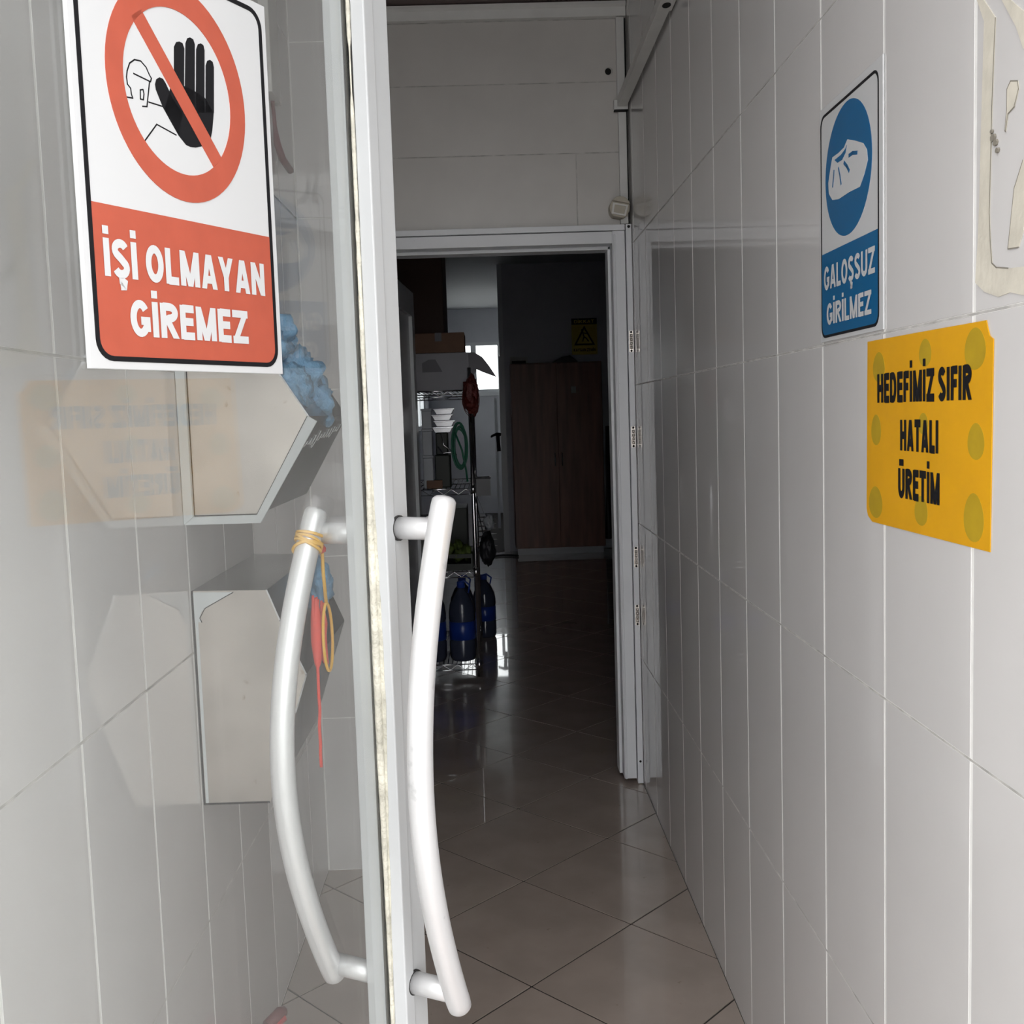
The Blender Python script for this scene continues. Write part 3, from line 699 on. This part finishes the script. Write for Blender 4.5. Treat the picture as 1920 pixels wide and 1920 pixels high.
lo_ = [(XL+.001, .797), (-.4805, .7958), (-.4181, .9852), (-.3924, 1.0635), (-.4409, 1.1783), (-.4646, 1.2418), (XL+.001, 1.245)]
lo = dispenser('shoe_cover_dispenser', lo_, 2.18, 2.77, 'lower steel shoe-cover dispenser with torn film corner, left wall', 99)
f1 = FY(2.18)
film = [(XL+.002, 1.2428), (-0.5327, 1.2399), (-0.5493, 1.2317), (-.568, 1.222), (-0.5804, 1.2164), (-.592, 1.209), (-0.5997, 1.2006), (-0.6036, 1.1897), (-0.5998, 1.1808), (XL+.002, 1.1792)]
obj('torn_film', MB().prism(f1, film, 0, .0008), 'film', lo, label='torn bluish film in the corner')
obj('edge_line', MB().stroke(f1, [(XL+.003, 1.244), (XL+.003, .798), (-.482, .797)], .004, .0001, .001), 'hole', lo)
obj('torn_film', MB().fbox(f1, XL+.006, XL+.012, .80, 1.18, .0001, .0008), 'film', lo)
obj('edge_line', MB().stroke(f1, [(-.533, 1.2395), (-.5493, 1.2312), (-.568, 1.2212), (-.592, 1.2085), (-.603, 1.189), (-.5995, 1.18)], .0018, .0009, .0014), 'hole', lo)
obj('edge_line', MB().stroke(f1, [(-.4646, 1.2418), (-.4409, 1.1783), (-.3924, 1.0635), (-.4181, .9852)], .003, .0002, .0015), 'chrome', lo)
# blue overshoes: each crumpled piece a thing
def blob(name, c, size, seed, m, label, cat, group=None, sub=3, amp=.35, ymin=None):
    bm = bmesh.new(); bmesh.ops.create_icosphere(bm, subdivisions=sub, radius=1)
    for v in bm.verts:
        d = 1+amp*noise.noise(v.co*1.7+Vector((seed*3.1, seed, 0)))+amp*.5*noise.noise(v.co*5+Vector((seed, 0, seed*2)))+amp*.22*noise.noise(v.co*13+Vector((0, seed, 0)))
        v.co = Vector((v.co.x*size[0], v.co.y*size[1], v.co.z*size[2]))*d
        if ymin is not None and v.co.y+c[1] < ymin: v.co.y = ymin-c[1]+.004*noise.noise(v.co*40)
    me = bpy.data.meshes.new(name); bm.to_mesh(me); bm.free()
    for p in me.polygons: p.use_smooth = True
    me.materials.append(MATS[m]); o = bpy.data.objects.new(name, me); COL.objects.link(o); o.location = c
    return tag(o, label, cat, group)
grp = 'blue overshoes in the upper dispenser'
for i, (x, y, z, sx, sy_, sz) in enumerate([(-.412, 2.245, 1.645, .045, .07, .055), (-.415, 2.36, 1.675, .05, .075, .06), (-.395, 2.45, 1.615, .04, .08, .05), (-.47, 2.28, 1.735, .05, .075, .055), (-.45, 2.55, 1.70, .05, .07, .05), (-.48, 2.44, 1.775, .05, .08, .05), (-.50, 2.60, 1.76, .05, .07, .05), (-.43, 2.66, 1.64, .05, .07, .05)]):
    blob('overshoe', (x, y, z), (sx, sy_, sz), i+1, 'shoe_cover', 'crumpled blue plastic overshoe stuffed in the upper steel dispenser', 'overshoe', grp, 4, .45, 2.185)
blob('overshoe', (-.425, 2.60, 1.185), (.03, .05, .055), 21, 'shoe_cover', 'blue plastic overshoe poking from the lower steel dispenser', 'overshoe', None, 4, .4)

# ------------------------------------------------------------------ elastic and red ribbon on the rear handle
el = thing('elastic_band', tuple(rear_pts[1]), 'yellow elastic tied round the top of the rear door handle', 'elastic')
p0 = rear_pts[2]; ax = (rear_pts[1]-rear_pts[4]).normalized(); sx_ = ax.cross(Vector((0, 1, 0))).normalized(); sy2 = ax.cross(sx_)
for k in range(5):
    cc = p0+ax*(.014-.0055*k); til = .010*math.sin(k*1.9)
    b = MB().tube([cc+sx_*.0212*math.cos(a)+sy2*.0212*math.sin(a)+ax*til*math.cos(a+k) for a in [2*math.pi*q/24 for q in range(24)]], .0026, 6, closed=True)
    obj('winding', b, 'yellow_band', el)
kp = p0+eL*.027+nL*.004
obj('knot', MB().lathe([(.001, -.007), (.007, -.004), (.008, .001), (.005, .006), (.001, .008)], kp-Vector((0, 0, .012)), 10), 'red_string', el, label='orange-red knot')
hang = kp+eL*.002
lp = [hang, hang-Vector((0, 0, .05)), hang-Vector((0, 0, .10))+eL*.004]
b = MB().tube(lp, .003, 6); obj('cord', b, 'yellow_band', el)
top = lp[-1]
loop = [top+eL*.016*math.sin(a)+Vector((0, 0, -.055+.055*math.cos(a)))-nL*.003*math.sin(a) for a in [2*math.pi*q/28 for q in range(28)]]
obj('loop', MB().tube(loop, .0027, 6, closed=True), 'yellow_band', el)
rb = thing('red_ribbon', tuple(hang), 'frayed red ribbon hanging behind the rear door handle', 'ribbon')
b = MB(); pts = []; rad = []
for i in range(40):
    t = i/39; z = -.09-.275*t
    wv = .005*noise.noise(Vector((0, 0, t*7)))
    pts.append(hang+eL*(-.008-.006*t+wv)+Vector((0, 0, z))-nL*.012)
    rad.append(.0095*(.35+.65*math.sin(math.pi*min(1, t/.42))**.8) if t < .40 else .0026)
obj('ribbon', b.tube(pts, rad, 8), 'red_string', rb)
b = MB()
for k in range(5):
    b.tube([hang-nL*.012+eL*(-.014+.007*k+.006*noise.noise(Vector((k*3.3, 0, q*.9))))+Vector((0, 0, -.085-.017*q-.004*k)) for q in range(7)], [.0022, .003, .0045, .004, .003, .0022, .001], 6)
obj('frayed_ends', b, 'red_string', rb)

# ------------------------------------------------------------------ small fittings in the corridor
ct = thing('cable_trunking', (.59, YB, 2.34), 'narrow white cable trunking in the corner above the inner doorway', 'trunking')
obj('channel', MB().box(.568, .600, YB-.022, YB-.001, 2.345, 2.795).box(.566, .598, YB-.022, YB-.001, 2.83, 3.161), 'pvc_old', ct, bevel=.0015)
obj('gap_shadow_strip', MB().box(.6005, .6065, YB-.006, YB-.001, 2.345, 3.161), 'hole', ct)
rl = thing('wall_rail', (.58, 3.9, 2.80), 'white square rail fixed along the upper right tile wall', 'rail')
obj('bar', MB().box(.561, .599, 3.40, YB-.024, 2.803, 2.838), 'pvc_old', rl, bevel=.002)
obj('end_bracket', MB().box(.556, .603, 3.30, 3.40, 2.796, 2.845), 'pvc_old', rl, bevel=.003)
obj('slot', MB().prism(Fr((.579, 3.35, 2.796), (1, 0, 0), (0, 1, 0), (0, 0, -1)), ell(0, 0, .013, .022, 20), .0, .001), 'hole', rl)
obj('foot_bracket', MB().box(.548, .605, YB-.05, YB-.0235, 2.792, 2.83), 'pvc_old', rl, bevel=.002)
obj('cut_edge', MB().box(.549, .604, YB-.051, YB-.024, 2.788, 2.7915), 'hole', rl)
hl = thing('drill_hole', (.533, YB, 2.955), 'small black drill hole in the wall above the inner doorway', 'hole')
obj('hole_disc', MB().prism(FY(YB-.0012), ell(.533, 2.955, .0125, .0135, 18), -.002, .001), 'hole', hl)
obj('chipped_edge', MB().ring(FY(YB-.0012), ell(.536, 2.956, .0175, .0165, 18), ell(.533, 2.955, .0125, .0135, 18), -.001, .0006), 'joint_grey', hl)
sn = thing('motion_sensor', (.560, YB-.04, 2.352), 'round beige sensor on the top corner of the inner door frame', 'sensor')
fsn = Fr((.560, YB-.04, 2.402), Vector((.96, 0, -.2)).normalized(), Vector((.2, 0, .96)).normalized(), (0, -1, 0))
obj('housing', MB().prism(fsn, [(.041*math.cos(a), .043*math.sin(a)) for a in [math.radians(-62+304/30*k) if False else math.radians(-60+300*k/30) for k in range(31)]], -.035, .026), 'beige_plastic', sn, bevel=.003)
obj('window', MB().ring(fsn, [(-.029, -.030), (.029, -.030), (.031, .014), (-.031, .014)], [(-.022, -.024), (.022, -.024), (.023, .008), (-.023, .008)], .026, .033), 'sign_edge', sn)
obj('lens', MB().fbox(fsn, -.022, .022, -.024, .008, .026, .0275), 'beige_plastic', sn)
obj('hood', MB().prism(fsn, [(.041*math.cos(a), .043*math.sin(a)) for a in [math.radians(25+130*k/14) for k in range(15)]]+[(-.030, .020), (.030, .020)], .026, .040), 'beige_plastic', sn, bevel=.002)
lc = thing('cable_duct', (XL, 3.28, 2.53), 'pale cable duct high on the left tile wall, seen through the glass', 'duct')
obj('channel', MB().box(XL+.0005, XL+.03, 3.20, 3.335, 2.53, HC-.002), 'pvc_old', lc, bevel=.002)
rcb = thing('red_cable', (XL+.02, 3.36, 2.36), 'short red cable end below the cable duct', 'cable')
obj('sheath', MB().tube([(XL+.012, 3.29, 2.53), (XL+.014, 3.30, 2.46), (XL+.012, 3.33, 2.42), (XL+.016, 3.38, 2.385), (XL+.03, 3.44, 2.36)], [.006, .006, .011, .012, .011], 8), 'red_dark', rcb)
dp = thing('dustpan', (-.52, 2.28, 0), 'red plastic dustpan with dark grip end, standing by the left wall', 'dustpan')
obj('pan', MB().prism(WORLD, [(-.60, 2.12), (-.44, 2.12), (-.46, 2.34), (-.58, 2.34)], .0, .012).box(-.60, -.588, 2.12, 2.34, .012, .06).box(-.452, -.44, 2.12, 2.34, .012, .06).box(-.59, -.45, 2.33, 2.345, .012, .09), 'red_plastic', dp)
obj('grip', MB().tube([(-.53, 2.335, .06), (-.575, 2.37, .12), (-.575, 2.40, .162), (-.535, 2.44, .182)], [.012, .014, .016, .014], 12), 'red_plastic', dp)
obj('grip_cap', MB().tube([(-.566, 2.408, .176), (-.541, 2.438, .190), (-.531, 2.447, .190)], [.0145, .0155, .011], 12), 'red_dark', dp, label='dark end of the grip')

# ------------------------------------------------------------------ dim room: wire rack
RX0, RX1, RY0, RY1 = -.545, -.107, 6.44, 7.46
SH = [.078, .648, 1.150, 1.735]
rk = thing('wire_rack', ((RX0+RX1)/2, (RY0+RY1)/2, 0), 'chrome wire storage rack in the dim room', 'rack')
for x in (RX0, RX1):
    for y in (RY0, RY1):
        p = obj('post', MB().tube([(x, y, 0), (x, y, 1.87)], .0125, 12), 'chrome', rk)
        for z in SH: obj('collar', MB().tube([(x, y, z-.03), (x, y, z+.02)], .0165, 12), 'steel', p)
for z in SH:
    s_ = thing('shelf', (0, 0, 0), None, None); s_.parent = rk; s_.location = Vector((0, 0, 0)); 
    for k in ('label', 'category'):
        if k in s_: del s_[k]
    s_.location = Vector((0, 0, z))
    b = MB()
    for zz in (z, z-.035):
        for x in (RX0, RX1): b.tube([(x, RY0, zz), (x, RY1, zz)], .0035, 6)
        for y in (RY0, RY1): b.tube([(RX0, y, zz), (RX1, y, zz)], .0035, 6)
    obj('rim', b, 'chrome', s_)
    b = MB(); n_ = 10
    for y in (RY0, RY1): b.tube([(RX0+(RX1-RX0)*k/n_, y, z-.002 if k % 2 else z-.033) for k in range(n_+1)], .0024, 5)
    for x in (RX0, RX1): b.tube([(x, RY0+(RY1-RY0)*k/24, z-.002 if k % 2 else z-.033) for k in range(25)], .0024, 5)
    obj('truss_wire', b, 'chrome', s_)
    b = MB()
    for k in range(1, 16):
        x = RX0+(RX1-RX0)*k/16; b.tube([(x, RY0, z+.001), (x, RY1, z+.001)], .0022, 5)
    obj('deck_wire', b, 'steel_dark', s_)
def carton(name, x0, x1, y0, y1, z0, z1, m, label, cat='box', lid=True):
    t = thing(name, ((x0+x1)/2, (y0+y1)/2, z0), label, cat)
    obj('body', MB().box(x0, x1, y0, y1, z0, z1), m, t, bevel=.004)
    if lid: obj('tape', MB().box((x0+x1)/2-.02, (x0+x1)/2+.02, y0-.0008, y1, z1, z1+.0008).box((x0+x1)/2-.02, (x0+x1)/2+.02, y0-.0008, y0, z1-.05, z1+.0008), 'carton_print', t)
    return t
ZT = SH[3]+.004
wc = carton('white_carton', -.435, -.105, 6.47, 6.80, ZT, 1.963, 'carton_white', 'white cardboard carton with an open flap on top of the wire rack', lid=False)
fpA = [(-.106, 1.962), (-.07, 1.962), (-.025, 1.935), (.015, 1.883), (.058, 1.815), (-.025, 1.845), (-.062, 1.862), (-.085, 1.815), (-.106, 1.80)]
b = MB(); nb = len(fpA)
for dy_ in (0, .005): b.v += [Vector((x, 6.475+dy_+.9*max(0, x+.106), z)) for x, z in fpA]
b.face(list(range(nb))); b.face(list(range(nb, 2*nb))[::-1])
for i in range(nb): b.face([i, (i+1) % nb, nb+(i+1) % nb, nb+i])
obj('flap', b, 'carton_white', wc)
b = MB().prism(FY(6.4695), [(-.385, 1.905), (-.345, 1.925), (-.305, 1.925), (-.275, 1.87), (-.265, 1.85), (-.385, 1.85)], 0, .0006)
obj('printed_logo', b, 'carton_print', wc)
carton('brown_carton', -.44, -.128, 6.49, 6.78, 1.9645, 2.083, 'carton', 'flat brown cardboard carton on top of the white carton')
hc = thing('wall_cabinet', (-.62, 7.9, 1.95), 'dark brown cabinet hung high on the left behind the wire rack', 'cabinet')
obj('body', MB().box(RL+.002, -.285, 7.62, 8.25, 2.02, RH-.002), 'wood_dark', hc, bevel=.004)
obj('door', MB().box(RL+.01, -.62, 7.60, 7.619, 2.04, RH-.03), 'wood_dark', hc, bevel=.003)
obj('door', MB().box(-.61, -.29, 7.60, 7.619, 2.04, RH-.03), 'wood_dark', hc, bevel=.003)
Z2_ = SH[2]+.004
zz = Z2_
for k, (hh, lab) in enumerate(((.20, 'bottom white container of the narrow stack on the rack'), (.16, 'middle white container of the narrow stack on the rack'), (.12, 'top white container of the narrow stack on the rack'))):
    t = thing('plastic_container', (-.37, 6.52, zz), lab, 'container', 'narrow stack of white containers')
    obj('tub', MB().box(-.402, -.342, 6.475, 6.56, zz, zz+hh-.014), 'grey_box', t, bevel=.004)
    obj('lid', MB().box(-.405, -.339, 6.472, 6.563, zz+hh-.014, zz+hh), 'grey_box', t, bevel=.003)
    zz += hh+.0005
ap = thing('dark_appliance', (-.28, 6.58, Z2_), 'dark machine under the stacked steel trays on the rack', 'appliance')
obj('body', MB().box(-.335, -.24, 6.51, 6.66, Z2_, Z2_+.20).box(-.325, -.25, 6.53, 6.63, Z2_+.20, Z2_+.335), 'crate', ap, bevel=.008)
obj('wire_arm', MB().tube([(-.31, 6.495, Z2_+.25), (-.28, 6.48, Z2_+.21), (-.235, 6.485, Z2_+.215), (-.20, 6.49, Z2_+.19)], .004, 6).tube([(-.29, 6.49, Z2_+.33), (-.275, 6.48, Z2_+.26), (-.20, 6.49, Z2_+.20)], .0035, 6), 'chrome', ap)
for k in range(4):
    z = Z2_+.3365+k*.0365; dx = .012*(k % 2)
    t = thing('steel_tray', (-.28, 6.58, z), ['lowest', 'second', 'third', 'topmost'][k]+' steel tray of the small stack on the rack', 'tray', 'stacked steel trays')
    obj('pan', MB().prism(Fr((0, 0, 0), (1, 0, 0), (0, 0, 1), (0, 1, 0)), [(-.335+dx+.012, z), (-.225+dx-.012, z), (-.222+dx, z+.026), (-.338+dx, z+.026)], 6.50, 6.66), 'steel_dark', t)
    obj('rim', MB().box(-.345+dx, -.215+dx, 6.49, 6.67, z+.026, z+.033), 'chrome', t, bevel=.002)
gh = thing('hose_coil', (-.20, 6.5, 1.3), 'coil of green hose hanging on the wire rack', 'hose')
for k in range(6):
    r1, r2 = .040+.005*math.sin(k*2), .125+.014*math.sin(k*1.3)
    b = MB().tube([(-.178+.006*math.cos(k*2.2)+r1*math.cos(a), 6.47+.014*k+.008*math.sin(a), 1.40+.01*math.sin(k)+r2*math.sin(a)) for a in [2*math.pi*q/26 for q in range(26)]], .0062, 6, closed=True)
    obj('loop', b, 'green_hose', gh)
obj('tail', MB().tube([(-.205, 6.465, 1.49), (-.165, 6.46, 1.38), (-.145, 6.46, 1.26), (-.138, 6.462, 1.19)], .0065, 6), 'green_hose', gh)
carton('low_carton', -.385, -.29, 6.458, 6.495, Z2_, Z2_+.05, 'carton', 'low brown carton piece at the front of the middle rack shelf', lid=False)
rg = thing('red_net_bag', (-.10, 6.41, 1.6), 'dark red net bag tied to the rack post', 'bag')
bmb = blob('net', (0, 0, 0), (.048, .035, .11), 5, 'red_bag', None, None, None, 4, .35); bmb.parent = rg; bmb.location = (.0, -.005, .105)
b = MB()
for k in range(3): b.tube([(-.10+.05*math.cos(a)*(1 if k else -.9), 6.395-.01*k, 1.68+(.07+.015*k)*math.sin(a)) for a in [2*math.pi*q/20 for q in range(20)]], .002, 5, closed=True)
obj('string_loop', b, 'red_bag', rg)
hk = thing('hanging_caddy', (-.045, 6.5, 1.10), 'steel caddy hooked to the side of the wire rack', 'caddy')
obj('tub', MB().ring(WORLD, [(-.088, 6.46), (-.002, 6.46), (-.002, 6.62), (-.088, 6.62)], [(-.085, 6.463), (-.005, 6.463), (-.005, 6.617), (-.085, 6.617)], 1.10, 1.205).box(-.087, -.003, 6.461, 6.619, 1.10, 1.103), 'caddy', hk)
obj('rim', MB().tube([(-.088, 6.46, 1.207), (-.002, 6.46, 1.207), (-.002, 6.62, 1.207), (-.088, 6.62, 1.207)], .004, 6, closed=True), 'chrome', hk)
obj('hook', MB().tube([(-.088, 6.46, 1.19), (-.093, 6.455, 1.25), (-.088, 6.455, 1.27)], .003, 6), 'chrome', hk)
Z3_ = SH[1]+.004
cr = thing('plastic_crate', (-.27, 6.65, Z3_), 'dark plastic crate of greens on the lower rack shelf', 'crate')
b = MB().box(-.42, -.125, 6.46, 6.86, Z3_, Z3_+.012)
for x in (-.42, -.135): b.box(x, x+.01, 6.46, 6.86, Z3_+.012, Z3_+.10)
for y in (6.46, 6.85): b.box(-.41, -.135, y, y+.01, Z3_+.012, Z3_+.04).box(-.41, -.135, y, y+.01, Z3_+.075, Z3_+.10)
obj('tub', b, 'crate', cr)
for i in range(10):
    blob('leaf_bunch', (-.385+.054*(i % 5)+.01, 6.51+.10*(i//5), Z3_+.085+.02*(i % 3)), (.032, .045, .04), 40+i, 'greens', 'bunch of greens in the dark crate on the rack', 'greens', 'greens in the crate', 3, .5)
carton('grey_tray_box', -.40, -.16, 6.92, 7.30, Z3_, Z3_+.34, 'crate', 'tall dark box at the back of the lower rack shelf')
def hung(name, m, c, size, seed, label):
    t = thing(name, (RX1+.004, c[1], c[2]-size[2]), label, 'bag')
    o = blob('sack', (0, 0, 0), size, seed, m, None, None, None, 4, .3); o.parent = t; o.location = Vector(c)-t.location
    obj('strap', MB().tube([(RX1+.004, c[1]-.02, 1.118), (c[0]-.02, c[1]-.02, c[2]+size[2]*.8), (c[0], c[1], c[2]+size[2]*.6)], .004, 6), m, t)
hung('black_bag', 'black_bag', (-.035, 6.62, .755), (.048, .09, .105), 61, 'black bag hanging on the right side of the wire rack')
hung('white_bag', 'white_bag', (-.02, 6.86, .90), (.035, .05, .05), 64, 'small white plastic bag above the black bag at the rack')
# large water bottles
def bottle(loc, label, h=.49):
    t = thing('water_bottle', loc, label, 'bottle', 'large water bottles'); x, y, z = loc; k = h/.49
    prof = [(.055, 0), (.075, .006), (.083, .03), (.083, .12), (.080, .13), (.080, .25), (.083, .26), (.083, .30), (.076, .35), (.05, .41), (.026, .435), (.022, .455)]
    obj('body', MB().lathe([(r*.98, q*k) for r, q in prof], loc, 24), 'pet', t)
    obj('label_band', MB().lathe([(.0795, .135*k), (.0815, .136*k), (.0815, .246*k), (.0795, .247*k)], loc, 24), 'label_blue', t)
    obj('cap', MB().lathe([(.025, .452*k), (.025, .485*k), (.022, .49*k)], loc, 16), 'cap_blue', t)
    obj('carry_handle', MB().tube([(x+.045, y-.02, z+.42*k), (x+.055, y-.03, z+.47*k), (x+.02, y-.035, z+.50*k), (x-.02, y-.03, z+.485*k)], .006, 6), 'cap_blue', t)
    return t
Z4_ = SH[0]+.004
bottle((-.205, 6.55, Z4_), 'water bottle with blue label at the front right of the bottom rack shelf')
bottle((-.385, 6.55, Z4_), 'water bottle with blue label at the front left of the bottom rack shelf')
bottle((-.205, 6.78, Z4_), 'second water bottle from the front on the bottom rack shelf')
bottle((-.075, 7.62, 0), 'water bottle with blue label on the floor beside the wire rack', .45)

# ------------------------------------------------------------------ far cabinet, warning sign and small things
cb = thing('wooden_cabinet', (.78, 12.2, 0), 'tall reddish brown two-door wooden cabinet against the dark partition', 'cabinet')
CX0, CX1, CY0, CY1, CZ = .262, 1.275, 12.0, 12.41, 2.145
obj('body', MB().box(CX0, CX1, CY0+.02, CY1, .075, CZ), 'wood', cb, bevel=.004)
obj('plinth', MB().box(CX0+.02, CX1-.02, CY0+.05, CY1, 0, .075), 'pvc_plain', cb)
mx_ = (CX0+CX1)/2
for x0, x1, hx in ((CX0+.004, mx_-.002, mx_-.04), (mx_+.002, CX1-.004, mx_+.04)):
    d = obj('door', MB().box(x0, x1, CY0, CY0+.019, .085, CZ-.01), 'wood', cb, bevel=.003)
    obj('handle', MB().tube([(hx, CY0, 1.0), (hx, CY0-.025, 1.0), (hx, CY0-.025, 1.14), (hx, CY0, 1.14)], .006, 6), 'steel_dark', d)
obj('paper_note', MB().box(.93, .985, CY0-.0015, CY0-.0003, 1.80, 1.875), 'paper', cb, label='small pale paper note')
fk = thing('folded_sack', (.86, 12.15, CZ), 'dark folded sack lying on top of the wooden cabinet', 'sack')
obj('fold', MB().prism(FY(12.02), [(.72, CZ), (1.02, CZ), (.99, CZ+.03), (.93, CZ+.075), (.84, CZ+.06), (.76, CZ+.02)], -.2, 0), 'black_bag', fk, bevel=.006)
pq = thing('wall_plaque', (.36, 12.42, 2.19), 'small dark plaque on the partition above the cabinet corner', 'plaque')
obj('plate', MB().box(.27, .47, 12.405, 12.418, 2.15, 2.24), 'paper', pq)
obj('print_line', MB().box(.29, .45, 12.404, 12.405, 2.165, 2.195), 'sign_black', pq)
ws = thing('slip_warning_sign', (1.13, 12.42, 2.30), 'yellow slippery-floor warning sign on the dark partition', 'sign')
k_ = 12.4/12; fw_ = FY(12.418)
su0, su1, sv0, sv1 = .985, 1.275, 2.245, 2.655
obj('board', MB().fbox(fw_, su0, su1, sv0, sv1, 0, .006), 'warn_yellow', ws)
obj('black_header', MB().fbox(fw_, su0, su1, sv1-.07, sv1, .006, .008), 'sign_black', ws)
cxm = (su0+su1)/2
obj('triangle', MB().ring(fw_, [(su0+.025, sv0+.105), (su1-.025, sv0+.105), (cxm, sv1-.085)], [(su0+.055, sv0+.123), (su1-.055, sv0+.123), (cxm, sv1-.122)], .006, .008), 'sign_black', ws)
b = MB().stroke(fw_, [(cxm-.02, sv0+.26), (cxm-.005, sv0+.20), (cxm+.02, sv0+.185), (cxm+.045, sv0+.15)], .013, .006, .008).stroke(fw_, [(cxm-.005, sv0+.20), (cxm-.02, sv0+.15)], .012, .006, .008).stroke(fw_, [(cxm-.015, sv0+.245), (cxm+.03, sv0+.235)], .009, .006, .008).prism(fw_, ell(cxm-.025, sv0+.277, .012, .012, 12), .006, .008)
obj('slipping_figure', b, 'sign_black', ws)
lettering('DİKKAT', fw_, su0+.03, su1-.03, sv1-.055, sv1-.018, .0085, 'warn_yellow', ws, .2)
lettering('KAYGAN ZEMİN', fw_, su0+.02, su1-.02, sv0+.035, sv0+.07, .0065, 'sign_black', ws, .2)
wa = thing('hanging_apron', (1.42, 12.35, .1), 'dark apron hanging at the right end of the partition', 'apron')
b = MB(); pts = []
for i in range(14):
    for j in range(16):
        u, v = i/13, j/15
        pts.append((1.31+.22*u*(1-.25*v)+.02*v, 12.33-.04*math.sin(u*9+v*2)-.03*v, 1.42-1.3*(1-v) if False else .12+1.3*v))
b.grid(pts, 14, 16); pts2 = [Vector(p)+Vector((0, .012, 0)) for p in pts]; b.grid(pts2, 14, 16)
obj('cloth', b, 'black_bag', wa)
obj('peg', MB().tube([(1.43, 12.419, 1.45), (1.43, 12.33, 1.44)], .012, 8), 'steel_dark', wa)
tp = thing('wall_tap', (.10, 12.36, 1.3), 'small black tap on the white jamb of the partition', 'tap')
obj('spout', MB().tube([(.134, 12.36, 1.36), (.09, 12.35, 1.37), (.03, 12.34, 1.345), (.025, 12.34, 1.33)], [.02, .018, .014, .01], 10), 'black_bag', tp)
obj('valve', MB().tube([(.10, 12.35, 1.36), (.105, 12.34, 1.26), (.11, 12.34, 1.17)], [.022, .02, .024], 10), 'black_bag', tp)

cbk = thing('floor_cable', (.1, 11.6, 0), 'short black cable lying on the floor before the partition jamb', 'cable')
obj('sheath', MB().tube([(.02, 11.95, .012), (.10, 12.0, .012), (.20, 11.98, .012), (.28, 11.9, .012)], .011, 8), 'black_bag', cbk)
